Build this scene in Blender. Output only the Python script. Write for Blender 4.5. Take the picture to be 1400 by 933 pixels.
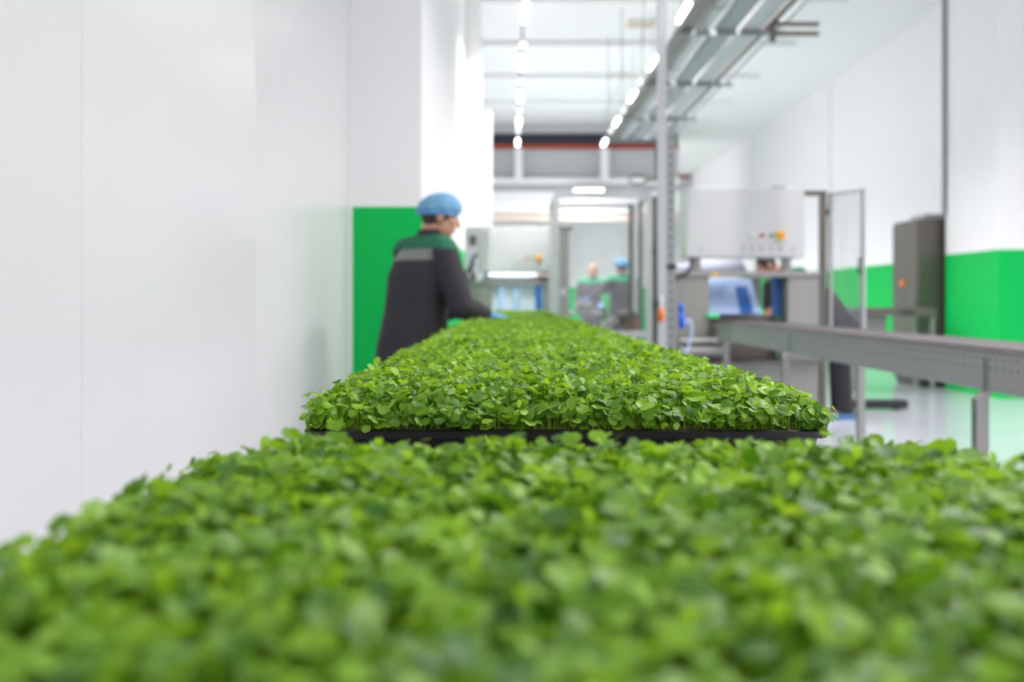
import bpy, bmesh, math, random
import numpy as np
from mathutils import Vector, Matrix

for o in list(bpy.data.objects):
    bpy.data.objects.remove(o, do_unlink=True)
scn = bpy.context.scene
COL = scn.collection
PI = math.pi
R = math.radians

# ------------------------------------------------------------------ camera, world, exposure
CZ = 1.14
cam_d = bpy.data.cameras.new('camera')
cam = bpy.data.objects.new('camera', cam_d)
COL.objects.link(cam)
cam.location = (0, 0, CZ)
cam.rotation_euler = (PI / 2, 0, 0)
cam_d.sensor_width = 36
cam_d.lens = 35
cam_d.shift_x = 5 / 1400
cam_d.shift_y = -56.5 / 1400
cam_d.clip_start = 0.02
cam_d.clip_end = 200
cam_d.dof.use_dof = True
cam_d.dof.focus_distance = 1.23
cam_d.dof.aperture_fstop = 3.9
scn.camera = cam

world = bpy.data.worlds.new('world')
scn.world = world
world.use_nodes = True
world.node_tree.nodes['Background'].inputs[0].default_value = (1.0, 0.965, 1.0, 1)
WORLD = 1.35
world.node_tree.nodes['Background'].inputs[1].default_value = WORLD
LAMP_W = 68.0
LAMP_EMIT = 9.0
CEIL_FILL = 0.015  # share of lamp power for the added ceiling fill
scn.view_settings.view_transform = 'Standard'
scn.view_settings.look = 'None'
scn.view_settings.gamma = 1
scn.view_settings.use_curve_mapping = False
scn.view_settings.exposure = 0.22
scn.cycles.use_denoising = True
scn.cycles.max_bounces = 10
scn.cycles.diffuse_bounces = 5
scn.cycles.glossy_bounces = 4
scn.cycles.transmission_bounces = 8
scn.cycles.transparent_max_bounces = 16
scn.cycles.caustics_reflective = False
scn.cycles.caustics_refractive = False

F = 1361.0
def at(px, py, Y):
    return Vector(((px - 695) * Y / F, Y, CZ + (410 - py) * Y / F))

# ------------------------------------------------------------------ materials
def mat(name, col, rough=0.5, metal=0.0, var=0.06, scale=8.0, bump=0.0, spec=0.5, stretch=None, emit=None, coat=0.0):
    m = bpy.data.materials.new(name)
    m.use_nodes = True
    nt = m.node_tree
    b = nt.nodes['Principled BSDF']
    b.inputs['Roughness'].default_value = rough
    b.inputs['Metallic'].default_value = metal
    b.inputs['Specular IOR Level'].default_value = spec
    b.inputs['Coat Weight'].default_value = coat
    tc = nt.nodes.new('ShaderNodeTexCoord')
    mp = nt.nodes.new('ShaderNodeMapping')
    if stretch:
        mp.inputs['Scale'].default_value = stretch
    nz = nt.nodes.new('ShaderNodeTexNoise')
    nz.inputs['Scale'].default_value = scale
    nz.inputs['Detail'].default_value = 4
    nt.links.new(tc.outputs['Object'], mp.inputs['Vector'])
    nt.links.new(mp.outputs['Vector'], nz.inputs['Vector'])
    mx = nt.nodes.new('ShaderNodeMix')
    mx.data_type = 'RGBA'
    nt.links.new(nz.outputs['Fac'], mx.inputs['Factor'])
    mx.inputs['A'].default_value = (*[max(0, c * (1 - var)) for c in col], 1)
    mx.inputs['B'].default_value = (*[min(1, c * (1 + var)) for c in col], 1)
    nt.links.new(mx.outputs['Result'], b.inputs['Base Color'])
    if bump:
        bp = nt.nodes.new('ShaderNodeBump')
        bp.inputs['Strength'].default_value = bump
        bp.inputs['Distance'].default_value = 0.01
        nt.links.new(nz.outputs['Fac'], bp.inputs['Height'])
        nt.links.new(bp.outputs['Normal'], b.inputs['Normal'])
    if emit:
        b.inputs['Emission Color'].default_value = (*emit[0], 1)
        b.inputs['Emission Strength'].default_value = emit[1]
    return m

def two_tone(name, white, green, split, rough=0.35):
    """white paint above, green paint below a height; brush-level variation"""
    m = mat(name, white, rough, var=0.015, scale=3, bump=0.02)
    nt = m.node_tree
    b = nt.nodes['Principled BSDF']
    b.inputs['Specular IOR Level'].default_value = 0.2
    src = b.inputs['Base Color'].links[0].from_socket
    ge = nt.nodes.new('ShaderNodeNewGeometry')
    sp = nt.nodes.new('ShaderNodeSeparateXYZ')
    nt.links.new(ge.outputs['Position'], sp.inputs[0])
    lt = nt.nodes.new('ShaderNodeMath')
    lt.operation = 'LESS_THAN'
    lt.inputs[1].default_value = split
    nt.links.new(sp.outputs['Z'], lt.inputs[0])
    mx = nt.nodes.new('ShaderNodeMix')
    mx.data_type = 'RGBA'
    nt.links.new(lt.outputs[0], mx.inputs['Factor'])
    nt.links.new(src, mx.inputs['A'])
    mx.inputs['B'].default_value = (*green, 1)
    nt.links.new(mx.outputs['Result'], b.inputs['Base Color'])
    return m

GREEN = (0.0, 0.47, 0.085)
M = {}
M['white'] = mat('white_paint', (0.83, 0.83, 0.835), 0.45, var=0.012, scale=2, bump=0.02)
M['ceil'] = mat('ceiling_paint', (0.80, 0.81, 0.80), 0.6, var=0.02, scale=2)
M['panel'] = mat('glossy_white_panel', (0.665, 0.67, 0.67), 0.20, var=0.012, scale=1.5, spec=0.20)
M['wallgreen'] = two_tone('white_over_green_paint', (0.83, 0.83, 0.835), GREEN, 1.72, 0.6)
M['wallfar'] = two_tone('white_over_green_paint_far', (0.86, 0.86, 0.86), (0.02, 0.55, 0.16), 1.47)
M['floor'] = mat('sealed_floor', (0.56, 0.60, 0.65), 0.14, var=0.05, scale=1.2, spec=0.6)
M['steel'] = mat('brushed_steel', (0.29, 0.285, 0.275), 0.42, 0.7, var=0.1, scale=20, stretch=(1, 0.1, 6))
M['steeldark'] = mat('dark_steel', (0.145, 0.13, 0.115), 0.40, 0.7, var=0.12, scale=12, stretch=(6, 6, 0.3))
M['steelpale'] = mat('matte_pale_steel', (0.29, 0.295, 0.27), 0.5, 0.35, var=0.06, scale=10)
M['galv'] = mat('galvanised_steel', (0.28, 0.31, 0.315), 0.5, 0.3, var=0.14, scale=30)
M['galvlight'] = mat('bright_galvanised', (0.44, 0.45, 0.465), 0.4, 0.3, var=0.06, scale=14)
M['alu'] = mat('aluminium_profile', (0.55, 0.555, 0.57), 0.4, 0.4, var=0.05, scale=10)
M['box'] = mat('grey_powder_coat', (0.55, 0.56, 0.56), 0.45, var=0.02, scale=40)
M['black'] = mat('black_plastic', (0.012, 0.012, 0.013), 0.45, var=0.2, scale=30)
M['rubber'] = mat('dark_rubber_belt', (0.065, 0.058, 0.062), 0.65, var=0.2, scale=25)
M['darkgap'] = mat('dark_navy_paint', (0.035, 0.035, 0.06), 0.6, var=0.2, scale=4)
M['red'] = mat('red_brown_paint', (0.36, 0.05, 0.025), 0.5, var=0.15, scale=6)
M['greyw'] = mat('grey_cladding', (0.50, 0.50, 0.51), 0.5, var=0.04, scale=3)
M['beige'] = mat('beige_duct', (0.66, 0.55, 0.47), 0.5, var=0.1, scale=4)
M['cream'] = mat('cream_cladding', (0.74, 0.73, 0.66), 0.6, var=0.04, scale=4)
M['yellow'] = mat('yellow_plastic', (0.90, 0.50, 0.015), 0.4, var=0.05)
M['orange'] = mat('orange_plastic', (0.85, 0.18, 0.02), 0.4, var=0.08)
M['redbtn'] = mat('red_button', (0.55, 0.06, 0.04), 0.35, var=0.05)
M['greenbtn'] = mat('green_button', (0.03, 0.30, 0.09), 0.35, var=0.05)
M['whitebtn'] = mat('white_button', (0.75, 0.75, 0.76), 0.35, var=0.05)
M['chrome'] = mat('chrome', (0.45, 0.45, 0.46), 0.2, 0.9, var=0.05)
M['blueplate'] = mat('pale_blue_belt', (0.50, 0.66, 1.0), 0.5, var=0.08, scale=5)
M['bluedark'] = mat('deep_blue_belt', (0.035, 0.16, 0.52), 0.4, var=0.08, scale=5)
M['bluewhite'] = mat('milky_blue_sheet', (0.74, 0.80, 0.92), 0.65, spec=0.2, var=0.05, scale=5)
M['bluehose'] = mat('blue_plastic', (0.01, 0.12, 0.72), 0.35, var=0.06)
M['brightgreen'] = mat('bright_green_plastic', (0.05, 0.72, 0.22), 0.4, var=0.05)
M['skin'] = mat('skin', (0.52, 0.27, 0.19), 0.5, var=0.1, scale=30)
M['hair'] = mat('dark_hair', (0.03, 0.022, 0.018), 0.6, var=0.3, scale=80)
M['fabric'] = mat('charcoal_work_fabric', (0.027, 0.0245, 0.031), 0.85, var=0.25, scale=60, bump=0.25)
M['fabrichazed'] = mat('haze_lightened_work_fabric', (0.10, 0.10, 0.115), 0.85, var=0.15, scale=60, bump=0.2)  # charcoal fabric lightened to paint in the wash of the glass
M['yoke'] = mat('dark_green_fabric', (0.012, 0.135, 0.070), 0.85, var=0.2, scale=60, bump=0.2)
M['yokehazed'] = mat('haze_lightened_green_fabric', (0.04, 0.36, 0.18), 0.85, var=0.2, scale=60)  # yoke green lightened to paint in the glass haze over the far workers
M['reflect'] = mat('grey_reflective_tape', (0.20, 0.205, 0.205), 0.5, 0.1, var=0.1, scale=80)
M['glove'] = mat('blue_nitrile', (0.10, 0.33, 0.72), 0.4, var=0.1, scale=40)
M['shoe'] = mat('black_shoe', (0.03, 0.03, 0.035), 0.5, var=0.2)
M['cover'] = mat('blue_shoe_cover', (0.06, 0.22, 0.50), 0.5, var=0.15, scale=40)
M['pink'] = mat('mottled_brown', (0.30, 0.10, 0.05), 0.6, var=0.5, scale=14)
M['eye'] = mat('eye_white', (0.75, 0.73, 0.70), 0.2, var=0.02)
M['iris'] = mat('dark_iris', (0.05, 0.03, 0.02), 0.2, var=0.1)
M['substrate'] = mat('fibrous_growing_mat', (0.17, 0.16, 0.045), 0.9, var=0.6, scale=160, bump=0.8)

def emitmat(name, col, strength):
    m = bpy.data.materials.new(name)
    m.use_nodes = True
    b = m.node_tree.nodes['Principled BSDF']
    b.inputs['Base Color'].default_value = (0.9, 0.9, 0.9, 1)
    b.inputs['Emission Color'].default_value = (*col, 1)
    b.inputs['Emission Strength'].default_value = strength
    return m
M['lamp'] = emitmat('lit_diffuser', (1.0, 0.97, 0.90), LAMP_EMIT)
M['dome'] = emitmat('lit_dome', (1.0, 0.99, 0.96), 0.9)

def glassmat(name, tint, haze):
    m = bpy.data.materials.new(name)
    m.use_nodes = True
    nt = m.node_tree
    for n in list(nt.nodes):
        if n.type != 'OUTPUT_MATERIAL':
            nt.nodes.remove(n)
    out = [n for n in nt.nodes if n.type == 'OUTPUT_MATERIAL'][0]
    tr = nt.nodes.new('ShaderNodeBsdfTransparent')
    tr.inputs[0].default_value = (*tint, 1)
    gl = nt.nodes.new('ShaderNodeBsdfGlossy')
    gl.inputs['Roughness'].default_value = 0.05
    df = nt.nodes.new('ShaderNodeBsdfDiffuse')
    df.inputs[0].default_value = (0.85, 0.86, 0.87, 1)
    fr = nt.nodes.new('ShaderNodeFresnel')
    fr.inputs[0].default_value = 1.45
    nz = nt.nodes.new('ShaderNodeTexNoise')
    nz.inputs['Scale'].default_value = 2.0
    mu = nt.nodes.new('ShaderNodeMath')
    mu.operation = 'MULTIPLY'
    mu.inputs[1].default_value = haze * 2
    nt.links.new(nz.outputs['Fac'], mu.inputs[0])
    m1 = nt.nodes.new('ShaderNodeMixShader')
    nt.links.new(mu.outputs[0], m1.inputs[0])
    nt.links.new(tr.outputs[0], m1.inputs[1])
    nt.links.new(df.outputs[0], m1.inputs[2])
    m2 = nt.nodes.new('ShaderNodeMixShader')
    mn = nt.nodes.new('ShaderNodeMath')
    mn.operation = 'MINIMUM'
    mn.inputs[1].default_value = 0.10
    nt.links.new(fr.outputs[0], mn.inputs[0])
    nt.links.new(mn.outputs[0], m2.inputs[0])
    nt.links.new(m1.outputs[0], m2.inputs[1])
    nt.links.new(gl.outputs[0], m2.inputs[2])
    nt.links.new(m2.outputs[0], out.inputs[0])
    return m
M['acrylic'] = glassmat('clear_acrylic', (0.97, 0.97, 0.97), 0.04)
M['door_acrylic'] = glassmat('door_acrylic', (0.95, 0.95, 0.95), 0.06)

def leafmat(name, dark, light, trans=0.40):
    m = bpy.data.materials.new(name)
    m.use_nodes = True
    nt = m.node_tree
    b = nt.nodes['Principled BSDF']
    out = [n for n in nt.nodes if n.type == 'OUTPUT_MATERIAL'][0]
    b.inputs['Roughness'].default_value = 0.42
    b.inputs['Specular IOR Level'].default_value = 0.6
    a = nt.nodes.new('ShaderNodeAttribute')
    a.attribute_name = 'tint'
    tc = nt.nodes.new('ShaderNodeTexCoord')
    nz = nt.nodes.new('ShaderNodeTexNoise')
    nz.inputs['Scale'].default_value = 250
    nt.links.new(tc.outputs['Object'], nz.inputs['Vector'])
    ad = nt.nodes.new('ShaderNodeMath')
    ad.operation = 'MULTIPLY_ADD'
    nt.links.new(nz.outputs['Fac'], ad.inputs[0])
    ad.inputs[1].default_value = 0.3
    nt.links.new(a.outputs['Fac'], ad.inputs[2])
    cr = nt.nodes.new('ShaderNodeValToRGB')
    cr.color_ramp.elements[0].position = 0.1
    cr.color_ramp.elements[0].color = (*dark, 1)
    cr.color_ramp.elements[1].position = 1.15 if False else 1.0
    cr.color_ramp.elements[1].color = (*light, 1)
    nt.links.new(ad.outputs[0], cr.inputs[0])
    nt.links.new(cr.outputs[0], b.inputs['Base Color'])
    t = nt.nodes.new('ShaderNodeBsdfTranslucent')
    hs = nt.nodes.new('ShaderNodeHueSaturation')
    hs.inputs['Hue'].default_value = 0.485
    hs.inputs['Value'].default_value = 1.5
    nt.links.new(cr.outputs[0], hs.inputs['Color'])
    nt.links.new(hs.outputs[0], t.inputs[0])
    mx = nt.nodes.new('ShaderNodeMixShader')
    mx.inputs[0].default_value = trans
    nt.links.new(b.outputs[0], mx.inputs[1])
    nt.links.new(t.outputs[0], mx.inputs[2])
    nt.links.new(mx.outputs[0], out.inputs[0])
    return m
M['leaf'] = leafmat('cotyledon_leaf', (0.033, 0.155, 0.004), (0.31, 0.56, 0.030))

# rail with two rows of small punched holes
M['rail'] = mat('perforated_steel_rail', (0.36, 0.335, 0.34), 0.5, 0.15, var=0.10, scale=10, stretch=(1, 0.3, 6))
def punch(m):
    nt = m.node_tree
    b = nt.nodes['Principled BSDF']
    src = b.inputs['Base Color'].links[0].from_socket
    ge = nt.nodes.new('ShaderNodeNewGeometry')
    sp = nt.nodes.new('ShaderNodeSeparateXYZ')
    nt.links.new(ge.outputs['Position'], sp.inputs[0])
    def math_(op, a, bb):
        n = nt.nodes.new('ShaderNodeMath')
        n.operation = op
        for i, v in enumerate((a, bb)):
            if v is None:
                continue
            if isinstance(v, (int, float)):
                n.inputs[i].default_value = v
            else:
                nt.links.new(v, n.inputs[i])
        return n.outputs[0]
    def cell(s, per, off):
        return math_('SUBTRACT', math_('FRACT', math_('MULTIPLY', math_('ADD', s, off), 1 / per), None), 0.5)
    yy = math_('MULTIPLY', cell(sp.outputs['Y'], 0.05, 0), 0.05)
    zz = math_('MULTIPLY', cell(sp.outputs['Z'], 0.035, 0.0), 0.035)
    d2 = math_('ADD', math_('MULTIPLY', yy, yy), math_('MULTIPLY', zz, zz))
    hole = math_('LESS_THAN', d2, 0.006 ** 2)
    band = math_('MULTIPLY', math_('GREATER_THAN', sp.outputs['Z'], 0.875), math_('LESS_THAN', sp.outputs['Z'], 0.944))
    fac = math_('MULTIPLY', math_('MULTIPLY', hole, band), 0.75)
    mx = nt.nodes.new('ShaderNodeMix')
    mx.data_type = 'RGBA'
    nt.links.new(fac, mx.inputs['Factor'])
    nt.links.new(src, mx.inputs['A'])
    mx.inputs['B'].default_value = (0.05, 0.05, 0.05, 1)
    nt.links.new(mx.outputs['Result'], b.inputs['Base Color'])
punch(M['rail'])

# ------------------------------------------------------------------ mesh helpers
def thing(name, label, cat, loc=(0, 0, 0), group=None):
    o = bpy.data.objects.new(name, None)
    o.empty_display_size = 0.1
    COL.objects.link(o)
    o.location = loc
    o['label'] = label
    o['category'] = cat
    if group:
        o['group'] = group
    return o

def tag(o, label, cat, group=None, kind=None):
    o['label'] = label
    if cat:
        o['category'] = cat
    if group:
        o['group'] = group
    if kind:
        o['kind'] = kind
    return o

def wloc(o):
    v = Vector((0, 0, 0))
    while o:
        v = v + Vector(o.location)
        o = o.parent
    return v

class MB:
    """collects shapes in world coordinates; build() links them as one mesh object"""
    def __init__(self):
        self.bm = bmesh.new()
    def box(self, x0, x1, y0, y1, z0, z1, bev=0.0, rot=None):
        c = Vector(((x0 + x1) / 2, (y0 + y1) / 2, (z0 + z1) / 2))
        mtx = Matrix.Translation(c)
        if rot is not None:
            mtx = mtx @ rot.to_4x4()
        mtx = mtx @ Matrix.Diagonal((abs(x1 - x0), abs(y1 - y0), abs(z1 - z0), 1))
        r = bmesh.ops.create_cube(self.bm, size=1, matrix=mtx)
        if bev > 0:
            es = list({e for v in r['verts'] for e in v.link_edges})
            bmesh.ops.bevel(self.bm, geom=es, offset=bev, segments=2, profile=0.5, affect='EDGES')
        return self
    def cyl(self, p0, p1, r0, r1=None, seg=16):
        p0, p1 = Vector(p0), Vector(p1)
        d = p1 - p0
        q = d.to_track_quat('Z', 'Y').to_matrix().to_4x4()
        bmesh.ops.create_cone(self.bm, cap_ends=True, segments=seg, radius1=r0, radius2=r0 if r1 is None else r1,
                              depth=d.length, matrix=Matrix.Translation((p0 + p1) / 2) @ q)
        return self
    def ball(self, c, rx, ry=None, rz=None, rot=None, seg=16):
        ry = rx if ry is None else ry
        rz = rx if rz is None else rz
        m = Matrix.Translation(Vector(c))
        if rot is not None:
            m = m @ rot.to_4x4()
        m = m @ Matrix.Diagonal((rx, ry, rz, 1))
        bmesh.ops.create_uvsphere(self.bm, u_segments=seg, v_segments=max(6, seg // 2 + 2), radius=1, matrix=m)
        return self
    def capsule(self, p0, r0, p1, r1, seg=14):
        self.ball(p0, r0, seg=seg)
        self.ball(p1, r1, seg=seg)
        if (Vector(p1) - Vector(p0)).length > 1e-5:
            self.cyl(p0, p1, r0 * 0.99, r1 * 0.99, seg)
        return self
    def tube(self, pts, r, seg=8):
        pts = [Vector(p) for p in pts]
        prev = None
        for i, p in enumerate(pts):
            t = (pts[min(i + 1, len(pts) - 1)] - pts[max(i - 1, 0)]).normalized()
            a = t.cross(Vector((0.123, 0.27, 0.95))).normalized()
            b = t.cross(a)
            ring = [self.bm.verts.new(p + r * (math.cos(2 * PI * k / seg) * a + math.sin(2 * PI * k / seg) * b)) for k in range(seg)]
            if prev:
                for k in range(seg):
                    self.bm.faces.new((prev[k], prev[(k + 1) % seg], ring[(k + 1) % seg], ring[k]))
            else:
                self.bm.faces.new(ring[::-1])
            prev = ring
        self.bm.faces.new(prev)
        return self
    def loft(self, rings):
        """rings: lists of equally many points; closed at both ends"""
        prev = None
        for pts in rings:
            ring = [self.bm.verts.new(p) for p in pts]
            n = len(ring)
            if prev:
                for k in range(n):
                    self.bm.faces.new((prev[k], prev[(k + 1) % n], ring[(k + 1) % n], ring[k]))
            else:
                self.bm.faces.new(ring[::-1])
            prev = ring
        self.bm.faces.new(prev)
        return self
    def prism(self, pts2, axis, a, b):
        """extrude polygon; axis x: pts are (y,z); y: (x,z); z: (x,y)"""
        def mk(p, t):
            return {'x': (t, p[0], p[1]), 'y': (p[0], t, p[1]), 'z': (p[0], p[1], t)}[axis]
        return self.loft([[Vector(mk(p, a)) for p in pts2], [Vector(mk(p, b)) for p in pts2]])
    def build(self, name, m, parent=None, smooth=False, label=None):
        bmesh.ops.recalc_face_normals(self.bm, faces=self.bm.faces)
        me = bpy.data.meshes.new(name)
        self.bm.to_mesh(me)
        self.bm.free()
        return link(name, me, m, parent, smooth, label)

def link(name, me, m, parent=None, smooth=False, label=None):
    o = bpy.data.objects.new(name, me)
    COL.objects.link(o)
    if m is not None:
        me.materials.append(m)
    if smooth:
        me.polygons.foreach_set('use_smooth', [True] * len(me.polygons))
    if parent is not None:
        off = wloc(parent)
        me.transform(Matrix.Translation(-off))
        o.parent = parent
    if label:
        o['label'] = label
    return o

def box(name, m, parent, *a, **k):
    label = k.pop('label', None)
    return MB().box(*a, **k).build(name, m, parent, label=label)

def struct(name, mb, m):
    o = mb.build(name, m)
    o['kind'] = 'structure'
    return o

def copy_tree(o, parent=None):
    c = o.copy()
    COL.objects.link(c)
    if parent is not None:
        c.parent = parent
    for ch in list(o.children):
        copy_tree(ch, c)
    return c

def arc(pts, n=10):
    """smooth Catmull-Rom curve through pts"""
    P = [Vector(p) for p in pts]
    P = [2 * P[0] - P[1]] + P + [2 * P[-1] - P[-2]]
    out = []
    for i in range(1, len(P) - 2):
        for k in range(n):
            t = k / n
            a, b, c, d = P[i - 1:i + 3]
            out.append(0.5 * ((2 * b) + (c - a) * t + (2 * a - 5 * b + 4 * c - d) * t * t + (3 * b - a - 3 * c + d) * t ** 3))
    out.append(P[-2])
    return out

# ------------------------------------------------------------------ the room
CEIL = 5.37
XL = -0.977                      # glossy panelled wall
YP = 6.2                         # pillar front
XR = 6.2
struct('floor', MB().box(-1.9, 8.0, -2.5, 34.2, -0.1, 0), M['floor'])
cb = MB().box(-1.9, 8.0, -2.5, 34.2, CEIL, CEIL + 0.15)
struct('ceiling', cb, M['ceil'])
for i, y in enumerate((6.6, 9.0, 11.4, 13.8, 16.2, 18.6, 21.0)):
    struct('trim_%d' % (i + 1), MB().box(-0.53, 4.7, y, y + 0.28, CEIL - 0.10, CEIL - 0.001), M['ceil'])
# left wall: glossy panels with hairline joints
wl = MB()
ys = [-2.5, 1.05, 2.28, 3.85]
for a, b in zip(ys[:-1], ys[1:]):
    wl.box(XL - 0.1, XL, a + 0.0008, b - 0.0008, 0, CEIL - 0.001)
wl.prism([(XL - 0.16, 3.852), (XL - 0.001, YP), (XL - 0.10, YP), (XL - 0.26, 3.852)], 'z', 0, CEIL - 0.001)   # last panel tilted to narrow the pillar's reflection in it
wl.box(XL - 0.31, XL - 0.27, -2.5, YP, 0, CEIL - 0.001)
struct('wall_left', wl, M['panel'])
struct('trim_8', MB().box(XL - 0.01, XL + 0.006, YP - 0.018, YP - 0.002, 0, CEIL - 0.002), M['white'])
# pillar and the wall behind it, white over green
struct('wall_corner', MB().box(-1.25, -0.54, YP, 12.44, 0, CEIL - 0.001), M['wallgreen'])
# white bulkhead over the passage
lb = MB()
lb.box(-1.25, -0.21, 12.45, 12.9, 2.05, 3.5)
lb.box(-1.25, -0.345, 12.45, 12.9, 3.5, CEIL - 0.001)
struct('wall_bulkhead', lb, M['white'])
struct('wall_passage', MB().box(-1.9, -1.25, 12.5, 26.3, 0, CEIL - 0.001), M['white'])
# right walls
struct('wall_right', MB().box(XR, XR + 0.2, 12.85, 34.0, 0, CEIL - 0.001), M['wallgreen'])
struct('wall_block', MB().box(5.64, 8.0, 11.45, 12.84, 0, CEIL - 0.001), M['wallgreen'])
struct('wall_right_near', MB().box(7.4, 7.6, -2.5, 11.44, 0, CEIL - 0.001), M['white'])
struct('trim_9', MB().box(XR - 0.02, XR - 0.001, 19.15, 19.25, 0, CEIL - 0.002), M['white'])
struct('trim_10', MB().box(XR - 0.02, XR - 0.001, 25.2, 25.32, 0, CEIL - 0.002), M['white'])
# far end: layered bulkhead over the next hall
D = 24.0
def band(name, py0, py1, m, y0=D, y1=D + 0.3, x0=-1.25, x1=4.1, out=0.0):
    z0 = CZ + (410 - py1) * D / F
    z1 = CZ + (410 - py0) * D / F
    return struct(name, MB().box(x0, x1, y0 - out, y1, z0, z1), m)
band('trim_11', 168, 182, M['greyw'])
band('trim_12', 182.2, 198, M['darkgap'], out=-0.1)
band('trim_13', 198.2, 204, M['red'], out=0.08)
band('wall_upper_far', 204.2, 245, M['greyw'])
band('trim_14', 245.2, 252, M['white'], out=0.25)
band('trim_15', 252.2, 262, M['greyw'], out=0.02)
band('trim_16', 262.2, 291, M['white'], out=0.1)
band('trim_17', 291.2, 302, M['beige'], out=0.0)
wf = MB().box(-1.9, 4.4, 26.3, 26.5, 0, CEIL - 0.001)
struct('wall_end', MB().box(4.3, 6.4, 34.0, 34.2, 0, CEIL - 0.001), M['greyw'])
struct('wall_back', wf, M['wallfar'])
# second bulkhead glimpsed beside the posts
for i, (a, b, m) in enumerate(((172, 186, 'greyw'), (190, 205, 'darkgap'), (206, 215, 'white'), (216, 236, 'darkgap'), (236.5, 243, 'red'), (244, 262, 'greyw'))):
    z0 = CZ + (410 - b) * 33.8 / F
    z1 = CZ + (410 - a) * 33.8 / F
    struct('trim_%d' % (18 + i), MB().box(5.2, 6.195, 33.7, 33.99, z0, min(z1, CEIL - 0.002)), M[m])

# ------------------------------------------------------------------ microgreen trays
rng = np.random.default_rng(7)

def leaf_template():
    us = np.array([0.0, 0.22, 0.5, 0.78, 1.0])
    ws = np.array([0.10, 0.66, 0.98, 0.98, 0.66]) * 0.5
    vs = np.array([-1, -0.55, 0, 0.55, 1.0])
    V = []
    for u, w in zip(us, ws):
        for v in vs:
            x = v * w
            y = 0.88 * u - 0.13 * v ** 4 * u + 0.0
            y -= 0.15 * u ** 5 * (1 - abs(v)) ** 1.0
            z = 0.16 * abs(x) - 0.14 * u * u
            V.append((x, y, z))
    Fc = []
    for i in range(4):
        for j in range(4):
            a = i * 5 + j
            Fc.append((a, a + 1, a + 6, a + 5))
    return np.array(V), np.array(Fc)
LV, LF = leaf_template()
TV = LV * np.array([0.55, 1.25, 0.8])          # narrower young true leaf

def norm(a):
    return a / np.maximum(np.linalg.norm(a, axis=-1, keepdims=True), 1e-9)

def seedling_geometry(base, top, lean, az, size, tint, young, rg):
    """base, top (N,3); two heart-shaped seed leaves and sometimes one upright young leaf"""
    N = len(base)
    Vs, Fs, Ts = [], [], []
    off = 0
    # stems
    mid = base * 0.5 + top * 0.5
    mid[:, :2] -= 0.25 * (top - base)[:, :2]
    ang = np.array([0, 2 * PI / 3, 4 * PI / 3])
    ring = np.stack([np.cos(ang), np.sin(ang), 0 * ang], -1) * 0.0011
    sv = np.stack([p[:, None, :] + ring[None] for p in (base, mid, top)], 1).reshape(N, 9, 3)
    Vs.append(sv.reshape(-1, 3))
    q = []
    for s in range(2):
        for k in range(3):
            q.append((s * 3 + k, s * 3 + (k + 1) % 3, s * 3 + 3 + (k + 1) % 3, s * 3 + 3 + k))
    q = np.array(q)
    Fs.append((q[None] + (np.arange(N) * 9)[:, None, None]).reshape(-1, 4))
    Ts.append(np.full(N * 9, 0.75))
    off += N * 9
    def leaves(sel, tmpl, a, el, sz, tn, petiole):
        nonlocal off
        n = len(sel)
        if n == 0:
            return
        roll = rg.normal(0, 0.30, n)
        d = np.stack([np.cos(a) * np.cos(el), np.sin(a) * np.cos(el), np.sin(el)], -1)
        d = norm(d + np.concatenate([lean[sel] * 0.35, -0.55 * np.linalg.norm(lean[sel], axis=1, keepdims=True)], 1))
        up = np.zeros((n, 3)); up[:, 2] = 1
        up[:, :2] += lean[sel] * 1.1
        sd = norm(np.cross(d, up))
        nn = np.cross(sd, d)
        s2 = sd * np.cos(roll)[:, None] + nn * np.sin(roll)[:, None]
        n2 = np.cross(s2, d)
        p = top[sel] + d * petiole
        cup = rg.normal(1.0, 0.8, n)
        loc = np.repeat(tmpl[None], n, 0) * sz[:, None, None]
        loc[:, :, 2] *= cup[:, None]
        v = p[:, None, :] + loc[..., 0:1] * s2[:, None] + loc[..., 1:2] * d[:, None] + loc[..., 2:3] * n2[:, None]
        Vs.append(v.reshape(-1, 3))
        k = len(tmpl)
        Fs.append((LF[None] + (off + np.arange(n) * k)[:, None, None]).reshape(-1, 4))
        Ts.append(np.repeat(tn, k))
        off += n * k
    allN = np.arange(N)
    leaves(allN, LV, az, rg.normal(0.10, 0.42, N), size, np.clip(tint + rg.normal(0, 0.12, N), 0, 1), 0.003)
    leaves(allN, LV, az + PI + rg.normal(0, 0.35, N), rg.normal(0.10, 0.42, N), size * rg.uniform(0.75, 1.05, N),
           np.clip(tint + rg.normal(0, 0.12, N), 0, 1), 0.003)
    ysel = np.where(young)[0]
    leaves(ysel, TV, rg.uniform(0, 2 * PI, len(ysel)), rg.normal(0.75, 0.35, len(ysel)), size[ysel] * 0.75,
           np.full(len(ysel), 0.95), 0.002)
    return np.concatenate(Vs), np.concatenate(Fs), np.concatenate(Ts)

def np_mesh(name, V, Fc, T):
    me = bpy.data.meshes.new(name)
    me.vertices.add(len(V))
    me.vertices.foreach_set('co', V.astype(np.float32).ravel())
    me.loops.add(len(Fc) * 4)
    me.loops.foreach_set('vertex_index', Fc.astype(np.int32).ravel())
    me.polygons.add(len(Fc))
    me.polygons.foreach_set('loop_start', (np.arange(len(Fc)) * 4).astype(np.int32))
    me.polygons.foreach_set('use_smooth', np.ones(len(Fc), dtype=bool))
    me.update(calc_edges=True)
    at_ = me.attributes.new('tint', 'FLOAT', 'POINT')
    at_.data.foreach_set('value', T.astype(np.float32))
    me.validate()
    me.materials.append(M['leaf'])
    return me

TX0, TX1 = -0.232, 0.366          # tray width in world x
TW, TL = TX1 - TX0, 0.585
TCX = (TX0 + TX1) / 2
LIP = 0.989

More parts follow.
